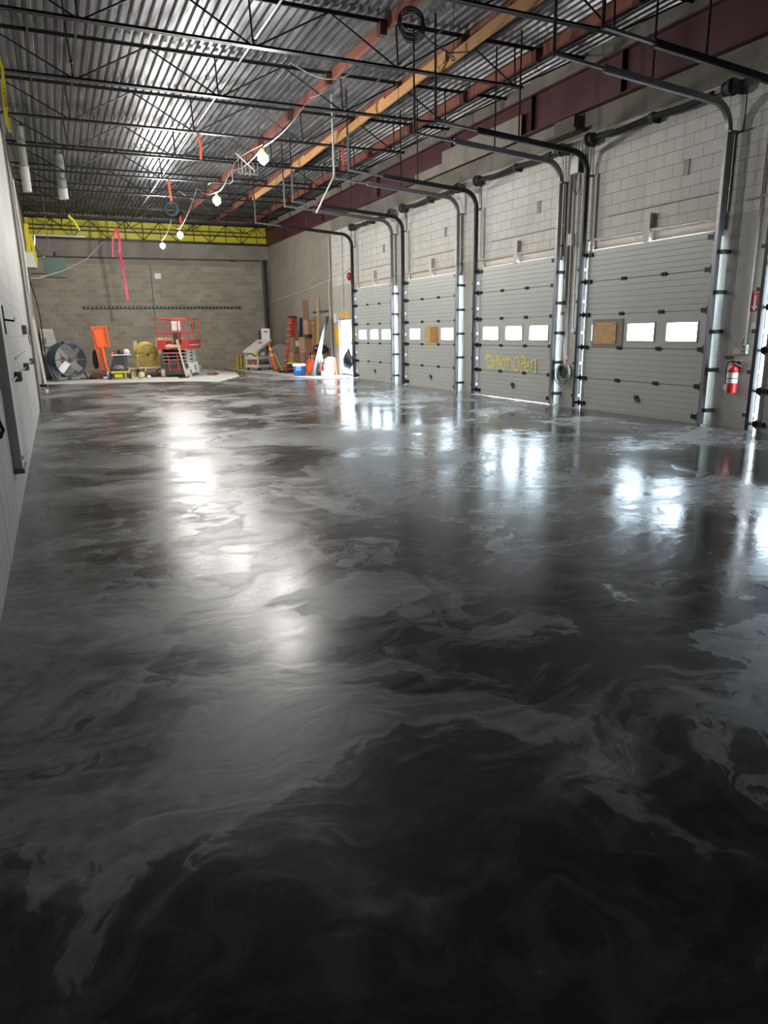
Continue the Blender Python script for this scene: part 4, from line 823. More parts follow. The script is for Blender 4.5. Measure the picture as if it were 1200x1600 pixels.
# bundle of rods
for i, (x0, x1, z1) in enumerate([(-0.15, -0.42, 1.0), (-0.08, -0.40, 0.95), (-0.02, -0.36, 1.05), (0.05, -0.38, 0.85), (0.10, -0.33, 0.9), (0.16, -0.30, 0.98)]):
    bm = B(); tube(bm, [(x0, 28.0 + 0.05 * i, 0.012), ((x0 + x1) / 2, 28.6, z1 * 0.55), (x1, 29.6, z1)], 0.012, 6)
    single('steel_rod', bm, M_GREY if i % 2 else M_MESHGREY, 'thin steel rod in the bundle leaning between left wall and blue fan', 'rod', 'bundle of steel rods by the blue fan')
bm = B(); prism(bm, [(-0.45, 0.0), (0.0, 0.0), (-0.42, 0.95)], 'Y', 29.9, 29.94); single('dark_board', bm, M_DKGREY, 'dark board leaning behind the steel rods in the far left corner', 'board')
bm = B(); lathe(bm, [(0.09, 1.28), (0.10, 1.32), (0.10, 1.55), (0.085, 1.58)], (-0.24, 33.2, 0), 16); box(bm, -0.46, 0.05, 33.05, 33.4, 1.24, 1.28); box(bm, -0.44, -0.40, 33.1, 33.14, 0, 1.24); box(bm, -0.02, 0.02, 33.1, 33.14, 0, 1.24); single('paint_tub', bm, M_OFFWHITE, 'pale tub on a small stand by the far left wall', 'tub')

def drum_fan(name, label, loc, rotz, R, depth, mat, tilt=0.0, blades=6, bladem=None, stand=True, zc=None):
    t = thing(name, label, 'fan', loc, rotz)
    zc = R + 0.06 if zc is None else zc; c = Vector((0, 0, zc))
    Mx = Matrix.Translation(c) @ Matrix.Rotation(tilt, 4, 'X')
    def X_(bm): bm.transform(Mx); return bm
    bm = B(); shell(bm, (0, 0, 0), (0, 1, 0), R, depth, 0.012, 40); torus(bm, (0, 0, 0), (0, 1, 0), R, 0.018, 40, 6); torus(bm, (0, depth, 0), (0, 1, 0), R, 0.018, 40, 6); put('drum', X_(bm), mat, t, world=False)
    bm = B()
    for k in range(1, 22): torus(bm, (0, -0.015, 0), (0, 1, 0), R * k / 22, 0.0042 if mat is not M_BLUEFAN else 0.0030, 36, 4)
    for k in range(8):
        a = k * PI / 4; bar(bm, (0, -0.01, 0), (R * math.cos(a), -0.01, R * math.sin(a)), 0.006, 0.006)
    put('front_grille', X_(bm), M_MESHGREY if mat is M_BLUEFAN else mat, t, world=False)
    for k in range(blades):
        a = k * 2 * PI / blades + 0.78; bm = B(); Mb = Matrix.Rotation(-a, 4, 'Y') @ Matrix.Translation((R * 0.50, 0.10, 0)) @ Matrix.Rotation(0.45, 4, 'X')
        obox(bm, Mb, R * 0.86, 0.012, R * 0.36); put('fan_blade', X_(bm), bladem or M_ALU, t, world=False)
    bm = B(); cyl(bm, (0, -0.03, 0), (0, 0.16, 0), R * 0.13, 16); put('hub', X_(bm), M_DKGREY, t, world=False)
    bm = B(); cyl(bm, (0, 0.16, 0), (0, depth - 0.02, 0), R * 0.17, 16); bar(bm, (-R, depth * 0.75, 0), (R, depth * 0.75, 0), 0.04, 0.04); put('motor', X_(bm), M_ORANGE if mat is M_BLUEFAN else M_DKGREY, t, world=False)
    return t
t = drum_fan('drum_fan', 'large blue drum fan with silver blades standing by the far wall', (0.50, 28.75, 0.008), math.radians(30), 0.62, 0.55, M_BLUEFAN, 0.0, 4, zc=0.74)
bm = B()
for s in (-1, 1): bar(bm, (s * 0.45, 0.0, 0.32), (s * 0.62, 0.02, 0.02), 0.05, 0.04); bar(bm, (s * 0.62, -0.15, 0.02), (s * 0.62, 0.5, 0.02), 0.05, 0.04)
bar(bm, (-0.65, 0.02, 0.02), (0.65, 0.02, 0.02), 0.04, 0.04); put('stand', bm, M_BLUEFAN, t, world=False)
bm = B(); box(bm, -0.12, 0.12, 0.1, 0.3, 1.36, 1.42); put('lifting_handle', bm, M_BLUEFAN, t, world=False)
bm = B(); lathe(bm, [(0.05, 0.02), (0.06, 0.05), (0.05, 0.14), (0.02, 0.18)], (-0.30, -0.28, 0.02), 12); put('wheel_chock', bm, M_DKGREY, t, world=False)
bm = B(); lump(bm, (1.35, 28.95, 0.10), 0.24, 1.3, 0.8, 0.42, 3); single('dark_rag', bm, M_DIRTY, 'dark crumpled rag on the floor right of the blue fan', 'rag', smooth=True)
bm = B(); box(bm, 1.15, 1.7, 29.4, 29.7, 0.008, 0.30); single('cardboard_box', bm, M_CARD, 'low cardboard box behind the dark rag, beside the blue fan', 'box')
# orange stand
t = thing('material_lift', 'bright orange stand with a square panel on a leaning mast', 'material lift', (1.62, 28.8, 0.008))
bm = B(); M_ = Matrix.Translation((1.62, 29.0, 1.56)) @ Matrix.Rotation(math.radians(-4), 4, 'Y') @ Matrix.Rotation(math.radians(-8), 4, 'X'); obox(bm, M_, 0.50, 0.05, 0.78)
put('panel', bm, M_ORANGE, t)
bm = B()
for s in (-1, 1): obox(bm, M_ @ Matrix.Translation((s * 0.25, -0.04, 0)), 0.05, 0.09, 0.82)
for s in (-1, 1): obox(bm, M_ @ Matrix.Translation((0, -0.04, s * 0.36)), 0.5, 0.06, 0.05)
put('panel_frame', bm, M_ORANGE, t)
bm = B(); cyl(bm, (1.62, 28.95, 1.2), (1.72, 28.75, 0.28), 0.075, 14); o = put('mast', bm, M_ORANGE, t)
bm = B(); cyl(bm, (1.72, 28.75, 0.28), (1.74, 28.72, 0.02), 0.055, 14); cyl(bm, (1.55, 28.72, 0.06), (1.85, 28.72, 0.06), 0.05, 12); put('base_foot', bm, M_ALU, t)
bm = B(); bar(bm, (1.40, 28.9, 1.85), (1.52, 28.85, 0.9), 0.04, 0.06); bar(bm, (1.42, 28.85, 1.15), (1.50, 28.8, 0.30), 0.05, 0.04); bar(bm, (1.50, 28.85, 1.1), (1.54, 28.8, 0.35), 0.03, 0.03); put('side_arm', bm, M_ORANGE, t)
bm = B(); tube(bm, [(1.50, 28.75, 0.95), (1.52, 28.7, 0.6), (1.50, 28.7, 0.3), (1.55, 28.65, 0.06), (1.3, 28.6, 0.03)], 0.018, 6); put('red_strap', bm, M_MAGENTA, t)
bm = B(); lump(bm, (1.36, 29.05, 0.72), 0.2, 0.5, 0.5, 1.8, 5); single('black_jacket', bm, M_RUBBER, 'black jacket hanging behind the orange stand', 'jacket', smooth=True)
# service cart
t = thing('service_cart', 'dark grey service cart with a white top loaded with red and blue things', 'cart', (2.2, 29.2, 0.008))
bm = B(); box(bm, 1.92, 2.66, 28.9, 29.4, 0.86, 0.90); put('top_shelf', bm, M_WHITE, t, bevel=0.01)
bm = B(); prism(bm, [(1.80, 0.10), (2.42, 0.10), (2.50, 0.86), (2.02, 0.86)], 'Y', 29.0, 29.35); put('body', bm, M_DKGREY, t)
bm = B()
for x in (1.98, 2.40): cyl(bm, (x, 28.92, 0.1), (x, 28.92, 0.86), 0.014, 6)
put('post', bm, M_GREY, t)
for x in (1.9, 2.35):
    bm = B(); cyl(bm, (x, 28.98, 0.06), (x, 29.03, 0.06), 0.055, 12); put('caster', bm, M_RUBBER, t)
for x, y, m, s, lb in ((2.28, 29.1, M_MAROON, 0.11, 'dark red bundle on the white cart top'), (2.08, 29.1, M_BLUEFAN, 0.08, 'blue can on the white cart top'), (2.5, 29.15, M_WHITE, 0.12, 'white crumpled cloth on the right end of the white cart top'), (1.98, 29.0, M_ORANGE, 0.06, 'small orange piece on the left end of the white cart top')):
    bm = B(); lump(bm, (x, y, 0.90 + s * 0.75), s, 1.1, 1, 0.9, x); single('cart_item', bm, m, lb, 'bundle', smooth=True)
# yellow topped machine
t = thing('floor_grinder', 'low yellow and grey machine on wheels in front of the service cart', 'machine', (2.1, 28.3, 0.008))
bm = B(); box(bm, 1.82, 2.42, 28.15, 28.5, 0.07, 0.30); put('body', bm, M_DKGREY, t, bevel=0.02)
bm = B(); box(bm, 1.80, 2.45, 28.12, 28.15, 0.24, 0.31); box(bm, 1.92, 2.2, 28.12, 28.15, 0.08, 0.20); box(bm, 2.28, 2.32, 28.12, 28.15, 0.05, 0.26); put('yellow_panel', bm, M_YELLOW, t)
for x in (1.78, 2.46):
    bm = B(); cyl(bm, (x - 0.03, 28.25, 0.10), (x + 0.03, 28.25, 0.10), 0.10, 16); put('wheel', bm, M_RUBBER, t)
bm = B(); lump(bm, (2.1, 28.3, 0.42), 0.16, 1.3, 0.8, 0.7, 9); put('motor', bm, M_GREY, t, smooth=True)
bm = B(); tube(bm, [(1.85, 28.4, 0.3), (1.72, 28.5, 0.6), (1.78, 28.5, 0.7)], 0.015, 6); put('handle', bm, M_DKGREY, t)
# yellow fan on low pallet
bm = B()
for i in range(5): box(bm, 2.5, 3.75, 28.95 + 0.16 * i, 29.07 + 0.16 * i, 0.34, 0.37)
for x in (2.5, 3.1, 3.7): box(bm, x, x + 0.06, 28.95, 29.72, 0.24, 0.34)
for x in (2.6, 3.6):
    for y in (29.0, 29.6): box(bm, x, x + 0.08, y, y + 0.08, 0.008, 0.24)
single('low_platform', bm, M_PALEWOOD, 'low pale timber platform under the yellow fan', 'platform')
t = drum_fan('drum_fan', 'yellow drum fan tilted upward on a low timber platform', (3.30, 29.2, 0.37), math.radians(18), 0.42, 0.30, M_YFAN, math.radians(14), 4, M_YFAN, zc=0.50)
bm = B()
for s in (-1, 1): tube(bm, [(s * 0.46, 0.0, 0.50), (s * 0.46, -0.10, 0.06), (s * 0.46, -0.1, 0.02), (s * 0.46, 0.35, 0.02), (s * 0.46, 0.12, 0.5)], 0.018, 6)
tube(bm, [(-0.46, -0.1, 0.02), (0.46, -0.1, 0.02)], 0.018, 6); put('stand', bm, M_YFAN, t, world=False)
bm = B(); box(bm, 2.86, 3.0, 29.80, 29.84, 0.0, 1.38); single('timber_scrap', bm, M_PALEWOOD, 'narrow pale timber upright behind the yellow fan', 'timber')
bm = B(); box(bm, 3.78, 4.9, 30.3, 30.34, 0.02, 1.50); single('plywood_sheet', bm, M_PALEWOOD, 'pale plywood sheet standing behind the red scissor lift', 'plywood')
bm = B(); prism(bm, [(3.5, 0.3), (4.1, 0.3), (4.1, 0.95), (3.75, 1.0)], 'Y', 29.95, 29.98); single('plywood_sheet', bm, M_PALEWOOD, 'smaller plywood piece between the yellow fan and the scissor lift', 'plywood')
bm = B(); lathe(bm, [(0.09, 0.0), (0.125, 0.05), (0.13, 0.14), (0.10, 0.22), (0.05, 0.24)], (2.88, 28.2, 0.008), 18); single('yellow_tub', bm, plain('splashed_tub', (0.70, 0.60, 0.35), 0.5, 0, 0.5, 14), 'round yellow and white tub on the slab in front of the yellow fan', 'tub')
bm = B(); lump(bm, (3.12, 28.0, 0.06), 0.08, 1, 1, 0.9, 2); single('paper_scrap', bm, M_WHITE, 'small pale crumpled scrap right of the yellow tub', 'scrap')
bm = B(); lump(bm, (2.60, 28.0, 0.04), 0.12, 1.1, 0.7, 0.45, 4); single('paper_scrap', bm, M_PALEWOOD, 'tan crumpled scrap left of the yellow tub', 'scrap')
bm = B(); lump(bm, (3.3, 29.0, 0.10), 0.2, 2.4, 0.8, 0.45, 8); single('dark_rag', bm, M_DIRTY, 'dark bundled tarp under the low platform', 'tarp', smooth=True)

# scissor lift (own frame: x to the right, y away, origin front left)
t = thing('scissor_lift', 'red and grey scissor lift with guard rails parked by the far wall', 'scissor lift', (3.60, 28.38, 0.008), math.radians(-24))
Wd, Ln = 1.14, 1.95
def P_(name, bm, m, par=t, **k): return put(name, bm, m, par, world=False, **k)
bm = B(); box(bm, 0.16, Wd - 0.16, 0.05, Ln - 0.1, 0.10, 0.44); P_('chassis', bm, M_GREY, bevel=0.02)
bm = B(); box(bm, 0.05, Wd - 0.05, -0.02, 0.05, 0.36, 0.50); box(bm, 0.2, Wd - 0.2, -0.04, 0.05, 0.12, 0.26); P_('front_bumper', bm, M_DKGREY)
bm = B(); box(bm, Wd - 0.16, Wd - 0.02, 0.42, Ln - 0.45, 0.12, 0.52); P_('side_tray', bm, M_WHITE, bevel=0.01)
bm = B(); box(bm, Wd - 0.02, Wd + 0.0, 0.9, 1.0, 0.2, 0.42); P_('tray_slot', bm, M_DKGREY)
for x in (0.02, Wd - 0.16):
    for y in (0.22, Ln - 0.25):
        bm = B(); cyl(bm, (x, y, 0.19), (x + 0.15, y, 0.19), 0.19, 22); w = P_('wheel', bm, M_OFFWHITE)
        bm = B(); cyl(bm, (x - 0.005, y, 0.19), (x + 0.155, y, 0.19), 0.10, 16); P_('wheel_hub', bm, M_GREY, w)
for k in range(4):
    z0, z1 = 0.52 + 0.13 * k, 0.64 + 0.13 * k
    for x in (0.12, Wd - 0.16):
        for a, c in ((z0, z1), (z1, z0)):
            bm = B(); bar(bm, (x, 0.12, a), (x, Ln - 0.15, c), 0.05, 0.07); P_('scissor_arm', bm, M_DKGREY if x < 0.5 else M_OFFWHITE)  # right-hand arms pale to paint in the sunlight on them
    bm = B(); cyl(bm, (0.1, 0.12, z0), (Wd - 0.1, 0.12, z0), 0.03, 10); cyl(bm, (0.1, Ln / 2, (z0 + z1) / 2), (Wd - 0.1, Ln / 2, (z0 + z1) / 2), 0.025, 8); P_('cross_pin', bm, M_MESHGREY)
bm = B(); box(bm, 0.25, Wd - 0.25, 0.3, 1.4, 0.5, 0.95); P_('hydraulic_block', bm, M_BLACK)
for x in (0.40, 0.76):
    bm = B(); bar(bm, (x, -0.05, 0.20), (x - 0.05, -0.05, 0.95), 0.035, 0.03); P_('ladder_rail', bm, M_LIFTRED)
for z in (0.3, 0.6, 0.93):
    bm = B(); bar(bm, (0.36, -0.05, z), (0.76, -0.05, z), 0.025, 0.025); P_('ladder_rung', bm, M_LIFTRED)
bm = B(); box(bm, 0, Wd, -0.02, Ln, 1.06, 1.11); P_('platform', bm, M_GREY)
bm = B()
box(bm, -0.01, 0.28, -0.03, -0.01, 1.06, 1.40); box(bm, Wd - 0.22, Wd, -0.03, -0.01, 1.06, 1.42); box(bm, Wd, Wd + 0.02, -0.03, Ln, 1.06, 1.40); box(bm, -0.02, 0.0, -0.03, Ln, 1.06, 1.36); box(bm, 0.28, Wd - 0.22, -0.03, -0.01, 1.06, 1.10); box(bm, 0, Wd, Ln, Ln + 0.02, 1.06, 1.3); P_('toe_board', bm, M_LIFTRED)
bm = B(); box(bm, Wd + 0.021, Wd + 0.024, 0.15, Ln - 0.15, 1.19, 1.215); P_('white_stripe', bm, M_WHITE)
for zz in (1.60 + 0.08, 2.18):
    bm = B(); tube(bm, [(0, 0, zz), (Wd, 0, zz)], 0.02, 8); tube(bm, [(Wd, 0, zz), (Wd, Ln, zz)], 0.02, 8); tube(bm, [(0, Ln, zz), (Wd, Ln, zz)], 0.02, 8); tube(bm, [(0, 0, zz), (0, Ln, zz)], 0.02, 8); P_('guard_rail', bm, M_LIFTRED)
for x, y in ((0, 0), (0.28, 0), (0.82, 0), (Wd, 0), (Wd, Ln / 2), (Wd, Ln), (0, Ln), (0.45, Ln), (0, Ln / 2)):
    bm = B(); cyl(bm, (x, y, 1.1), (x, y, 2.18), 0.02, 8); P_('rail_post', bm, M_LIFTRED)
bm = B(); box(bm, 0.50, 0.82, 0.35, 0.40, 1.75, 2.10); P_('notice_sheet', bm, M_WHITE)
bm = B(); box(bm, 0.52, 0.80, 0.30, 0.42, 1.25, 1.68); P_('control_box', bm, M_DKGREY, bevel=0.01)
bm = B(); box(bm, 0.30, 0.86, 0.0, 0.05, 1.12, 1.22); P_('label_strip', bm, M_OFFWHITE)
bm = B(); tube(bm, [(Wd - 0.02, 1.3, 2.05), (Wd - 0.05, 1.3, 1.8), (Wd - 0.1, 1.35, 1.7), (Wd - 0.12, 1.3, 2.0)], 0.03, 6); P_('control_cable', bm, M_DKGREY)
rm = ROOTM[t.name]
for lx, ly, s, m, lb in ((0.38, 0.1, 0.08, M_MAGENTA, 'dark red cloth lying on the lift platform'), (0.62, 0.12, 0.07, M_DKGREY, 'dark tool lying on the lift platform'), (0.30, 0.5, 0.09, M_YELLOW, 'yellow bag on the left of the lift platform')):
    p = rm @ Vector((lx, ly, 1.11 + s * 0.7)); bm = B(); lump(bm, p, s, 1.6, 1, 0.8, lx); single('platform_item', bm, m, lb, 'bundle')
bm = B(); bar(bm, (4.45, 27.55, 0.03), (4.22, 27.72, 1.42), 0.07, 0.03, up=(0, 1, 0)); single('leaning_plank', bm, M_PALEWOOD, 'narrow pale plank leaning against the front of the scissor lift', 'plank')
bm = B(); box(bm, 4.12, 4.50, 27.35, 27.45, 0.008, 0.05); single('short_pipe', bm, M_BLACK, 'short black bar on the floor at the foot of the leaning plank', 'bar')
bm = B(); lump(bm, (5.62, 28.6, 0.05), 0.16, 1.4, 0.7, 0.4, 6); bar(bm, (5.4, 28.3, 0.30), (5.6, 28.2, 0.0), 0.03, 0.02); bar(bm, (5.4, 28.3, 0.30), (5.9, 28.5, 0.02), 0.06, 0.02); single('rusty_trowel', bm, plain('rusty_brown', (0.18, 0.10, 0.06), 0.8), 'brown scrap propped on the slab right of the scissor lift', 'scrap')

# right side: yellow stack, white cart
for i in range(6):
    t = thing('plastic_block', 'yellow slotted plastic block, %s of the low stack left of the white cart' % ['bottom', 'second from bottom', 'third from bottom', 'fourth from bottom', 'fifth from bottom', 'top'][i], 'block', (7.74, 32.6, 0.008 + i * 0.108), group='yellow blocks left of the white cart')
    z = 0.008 + i * 0.108
    bm = B(); box(bm, 7.55, 7.93, 32.4, 32.8, z + 0.075, z + 0.10)
    for x in (7.55, 7.70, 7.87): box(bm, x, x + 0.06, 32.4, 32.8, z, z + 0.075)
    put('slotted_block', bm, M_YFAN, t)
t = thing('sloped_cart', 'off-white rolling cart with a sloping top and upright back board', 'cart', (8.05, 30.6, 0.008), math.radians(30))
CL, CW = 0.86, 0.76     # own frame: x along the long side, y across
for z in (0.16, 0.52):
    bm = B(); box(bm, 0, CL, 0, CW, z, z + 0.03); box(bm, 0, CL, -0.02, 0, z - 0.03, z + 0.09); box(bm, -0.02, 0, 0, CW, z - 0.03, z + 0.09); put('shelf', bm, M_OFFWHITE, t, world=False)
for x, zt in ((0.0, 0.80), (CL - 0.06, 1.26)):
    for y in (0.0, CW - 0.06):
        bm = B(); box(bm, x, x + 0.06, y - 0.01, y + 0.05, 0.10, zt); put('leg', bm, M_OFFWHITE, t, world=False)
for x in (0.08, CL - 0.08):
    for y in (0.06, CW - 0.08):
        bm = B(); cyl(bm, (x, y, 0.055), (x, y + 0.03, 0.055), 0.05, 12); put('caster', bm, M_RUBBER, t, world=False)
bm = B()
for y in (-0.05, CW + 0.02): prism(bm, [(-0.05, 0.76), (CL + 0.02, 1.24), (CL + 0.02, 1.33), (-0.05, 0.86)], 'Y', y, y + 0.03)
box(bm, -0.08, -0.05, -0.05, CW + 0.05, 0.76, 0.86); put('top_rim', bm, M_OFFWHITE, t, world=False)
bm = B(); prism(bm, [(-0.06, 0.84), (CL, 1.30), (CL, 1.33), (-0.06, 0.87)], 'Y', -0.03, CW + 0.03); put('sloping_top', bm, M_WHITE, t, world=False)
bm = B(); box(bm, CL - 0.04, CL, 0.0, 0.50, 1.28, 1.80); put('back_board', bm, M_WHITE, t, world=False)
bm = B(); box(bm, CL - 0.05, CL - 0.04, 0.12, 0.34, 1.62, 1.70); put('tan_sticker', bm, M_CARD, t, world=False)
bm = B(); prism(bm, [(0.25, 0.56), (CL - 0.08, 0.56), (CL - 0.08, 1.16), (0.25, 0.90)], 'Y', 0.42, 0.45); put('dark_back', bm, M_SCREEN, t, world=False)
def ballchk(c, r):
    m, n, b = nt('black_white_ball'); tc = node(n, 'ShaderNodeTexCoord'); v = node(n, 'ShaderNodeTexVoronoi'); v.inputs['Scale'].default_value = 9
    n.links.new(tc.outputs['Object'], v.inputs['Vector']); n.links.new(ramp(n, [(0.30, (0.03, 0.01, 0.03)), (0.36, 0.75)], v.outputs['Distance']), b.inputs['Base Color']); return m
bm = B(); ball(bm, (8.36, 30.98, 0.71), 0.15, seg=20); single('patterned_ball', bm, ballchk(None, 0), 'dark ball with white patches on the upper shelf of the white cart', 'ball', smooth=True)
bm = B(); lump(bm, (7.98, 30.62, 0.80), 0.09, 1.3, 0.6, 1.5, 3); single('yellow_glove', bm, plain('lime', (0.62, 0.68, 0.06), 0.6), 'lime yellow gloves hanging over the front edge of the white cart', 'gloves')
bm = B(); lump(bm, (7.86, 31.02, 0.63), 0.09, 1.3, 1, 0.7, 1); single('white_bundle', bm, M_WHITE, 'white bundle on the left of the upper shelf of the white cart', 'bundle')
for x, s, m, lb in ((7.98, 0.09, M_ORANGE, 'orange item at the left of the lower shelf of the white cart'), (8.28, 0.10, M_CARDD, 'brown item in the middle of the lower shelf of the white cart'), (8.52, 0.09, M_MAROON, 'dark maroon item at the right of the lower shelf of the white cart')):
    bm = B(); lump(bm, (x, 31.05, 0.19 + s * 0.9), s, 1.2, 1, 1, x); single('shelf_item', bm, m, lb, 'bundle', smooth=True)
bm = B(); lump(bm, (8.36, 31.15, 1.19), 0.07, 1.3, 1, 0.7, 2); single('red_cloth', bm, M_FIBERRED, 'small red cloth on the sloping cart top', 'cloth')
bm = B(); lump(bm, (8.50, 31.2, 1.28), 0.08, 1.2, 1, 0.8, 7); single('white_cup', bm, M_WHITE, 'small white lump on the sloping cart top beside the red cloth', 'cup')
bm = B(); box(bm, 8.40, 8.50, 31.50, 31.56, 1.33, 1.72); single('dark_bottle', bm, M_DKGREY, 'small dark bottle beside the back board of the white cart', 'bottle')
# delineator post
t = thing('delineator_post', 'orange traffic post with pale bands leaning beside the white cart', 'traffic post', (8.62, 30.0, 0.008))
pA, pB = Vector((8.66, 29.9, 0.03)), Vector((8.48, 30.2, 1.16)); bm = B(); cyl(bm, pA, pA.lerp(pB, 0.92), 0.075, 16, 0.055); torus(bm, pA.lerp(pB, 0.95), (0, 1, 0), 0.045, 0.022, 16, 6); put('post', bm, M_ORANGE, t)
for f in (0.52, 0.74):
    bm = B(); cyl(bm, pA.lerp(pB, f), pA.lerp(pB, f + 0.10), 0.073, 16, 0.068); put('reflective_band', bm, plain('pale_band', (0.75, 0.65, 0.35), 0.4), t)
bm = B(); cyl(bm, (8.66, 29.9, 0.008), (8.66, 29.9, 0.04), 0.17, 18); put('rubber_base', bm, M_RUBBER, t)
bm = B(); bar(bm, (8.92, 29.8, 0.02), (8.68, 30.1, 0.75), 0.05, 0.03); single('lime_strip', bm, plain('lime', (0.62, 0.68, 0.06)), 'lime yellow strip leaning right of the orange traffic post', 'strip')
bm = B(); cyl(bm, (9.12, 30.75, 0.59), (9.12, 30.78, 0.60), 0.56, 30); single('round_sheet', bm, M_SHEET, 'dusty translucent round sheet propped behind the step ladder', 'sheet')
# step ladder folded and leaning
t = thing('step_ladder', 'folded red-orange step ladder with pale treads leaning on the side wall', 'ladder', (9.2, 29.7, 0.008))
a0, a1 = Vector((8.86, 29.3, 0.03)), Vector((9.36, 29.9, 2.26)); dx = Vector((0.34, 0, 0)); dx2 = Vector((0.42, 0, 0))
for q in (Vector((0, 0, 0)), Vector((0.10, 0.02, 0))):
    bm = B(); bar(bm, a0 + q, a1 + q * 0.8, 0.035, 0.09, up=(0, 1, 0)); put('side_rail', bm, M_FIBERRED, t)
for i in range(8):
    f = 0.08 + i * 0.115; p = a0.lerp(a1, f); bm = B(); obox(bm, Matrix.Translation(p + Vector((0.03, -0.05, 0))), 0.20, 0.10, 0.025); bar(bm, p + Vector((0.03, -0.02, 0)), p + Vector((0.08, 0.0, 0.16)), 0.012, 0.02); put('tread', bm, M_OFFWHITE if i > 2 else M_PINK, t)
for k in range(4):
    q = Vector((0.12 + 0.075 * k, 0.03 * k, 0)); bm = B(); bar(bm, Vector((9.05, 29.4, 0.25)) + q * 0.8, a1 + q * 0.95, 0.045, 0.06, up=(0, 1, 0)); put('rear_rail', bm, M_FIBERRED, t)
bm = B(); box(bm, 9.30, 9.66, 29.82, 29.98, 2.25, 2.31); put('top_cap', bm, M_DKGREY, t)
# boxes
def carton(x0, x1, y0, y1, z0, z1, label, m=None, lab=None, tape=True):
    t = thing('cardboard_box', label, 'box', ((x0 + x1) / 2, (y0 + y1) / 2, z0)); bm = B(); box(bm, x0, x1, y0, y1, z0, z1); put('carton', bm, m or M_CARD, t, bevel=0.006)
    if tape:
        bm = B(); box(bm, x0, x1, y0 - 0.002, y0, z1 - 0.06, z1 - 0.055); put('flap_seam', bm, M_CARDD, t)
    if lab: bm = B(); box(bm, *lab[0], y0 - 0.004, y0, *lab[1]); put('paper_label', bm, lab[2], t)
    return t
carton(8.98, 9.55, 28.5, 29.1, 0.008, 0.34, 'flat cardboard box at the bottom of the pile beside the ladder', M_CARDD)
carton(9.0, 9.50, 28.5, 29.1, 0.34, 0.60, 'cardboard box second from the bottom of the pile beside the ladder')
carton(9.02, 9.46, 28.5, 29.1, 0.60, 0.80, 'shallow cardboard box under the box with a white label')
carton(9.04, 9.50, 28.45, 29.0, 0.80, 1.42, 'brown box with a large white label beside the red ladder', M_CARDD, ((9.12, 9.38), (1.05, 1.28), M_WHITE))
carton(9.22, 9.68, 27.6, 28.2, 0.008, 0.80, 'tall cardboard box standing behind the blue cooler', M_CARDD)
carton(9.20, 9.70, 27.5, 28.2, 0.80, 1.42, 'wide cardboard box on the tall one, right of the white labelled box')
t = carton(9.30, 9.70, 27.3, 27.8, 1.52, 2.10, 'cardboard box with printed white and red marks on top of the pile', M_CARD, ((9.46, 9.62), (1.94, 2.0), M_WHITE))
bm = B(); box(bm, 9.50, 9.60, 27.295, 27.3, 1.84, 1.87); put('red_mark', bm, M_FIBERRED, t); bm = B(); box(bm, 9.52, 9.59, 27.295, 27.3, 1.68, 1.78); put('black_mark', bm, M_BLACK, t)
bm = B(); box(bm, 9.26, 9.70, 27.4, 27.9, 1.42, 1.52); single('dark_tray', bm, M_DKGREY, 'dark tray between the top box and the wide cardboard box', 'tray')
t = thing('folded_chair', 'folded navy blue camp chair standing on the boxes by the ladder', 'folding chair', (9.4, 28.7, 1.42))
bm = B(); prism(bm, [(9.36, 1.42), (9.50, 1.42), (9.58, 2.20), (9.44, 2.22)], 'Y', 28.6, 28.75); put('fabric', bm, M_NAVY, t)
bm = B(); bar(bm, (9.56, 28.62, 1.42), (9.66, 28.7, 2.24), 0.05, 0.05); bar(bm, (9.50, 28.58, 1.9), (9.66, 28.6, 2.14), 0.03, 0.03); bar(bm, (9.35, 28.6, 1.42), (9.42, 28.7, 2.2), 0.025, 0.03); put('frame', bm, M_GREY, t)
# drum vacuum
t = thing('shop_vacuum', 'black drum vacuum with a yellow rim and red band by the ladder foot', 'vacuum', (8.93, 28.6, 0.008))
bm = B(); lathe(bm, [(0.17, 0.06), (0.20, 0.10), (0.20, 0.36), (0.17, 0.42)], (8.83, 28.1, 0), 20); put('drum', bm, M_RUBBER, t)
bm = B(); lathe(bm, [(0.205, 0.36), (0.21, 0.37), (0.21, 0.39), (0.15, 0.43)], (8.83, 28.1, 0), 20); put('yellow_rim', bm, M_YELLOW, t)
bm = B(); lathe(bm, [(0.203, 0.15), (0.205, 0.16), (0.205, 0.19), (0.203, 0.20)], (8.83, 28.1, 0), 20); put('red_band', bm, M_RED, t)
for x, y in ((8.68, 28.0), (8.98, 28.0), (8.83, 28.26)):
    bm = B(); ball(bm, (x, y, 0.045), 0.037, seg=10); put('caster', bm, M_RUBBER, t)
for i, (x, y) in enumerate([(8.55, 27.9), (8.75, 27.4), (8.45, 28.3)]):
    bm = B(); lump(bm, (x, y, 0.05), 0.11, 1.6, 1, 0.45, i + 3); single('black_hose_heap', bm, M_RUBBER, ['small black heap on the floor left of the vacuum', 'small black heap on the floor between vacuum and cooler', 'small black heap on the floor behind the lime strip'][i], 'hose heap')
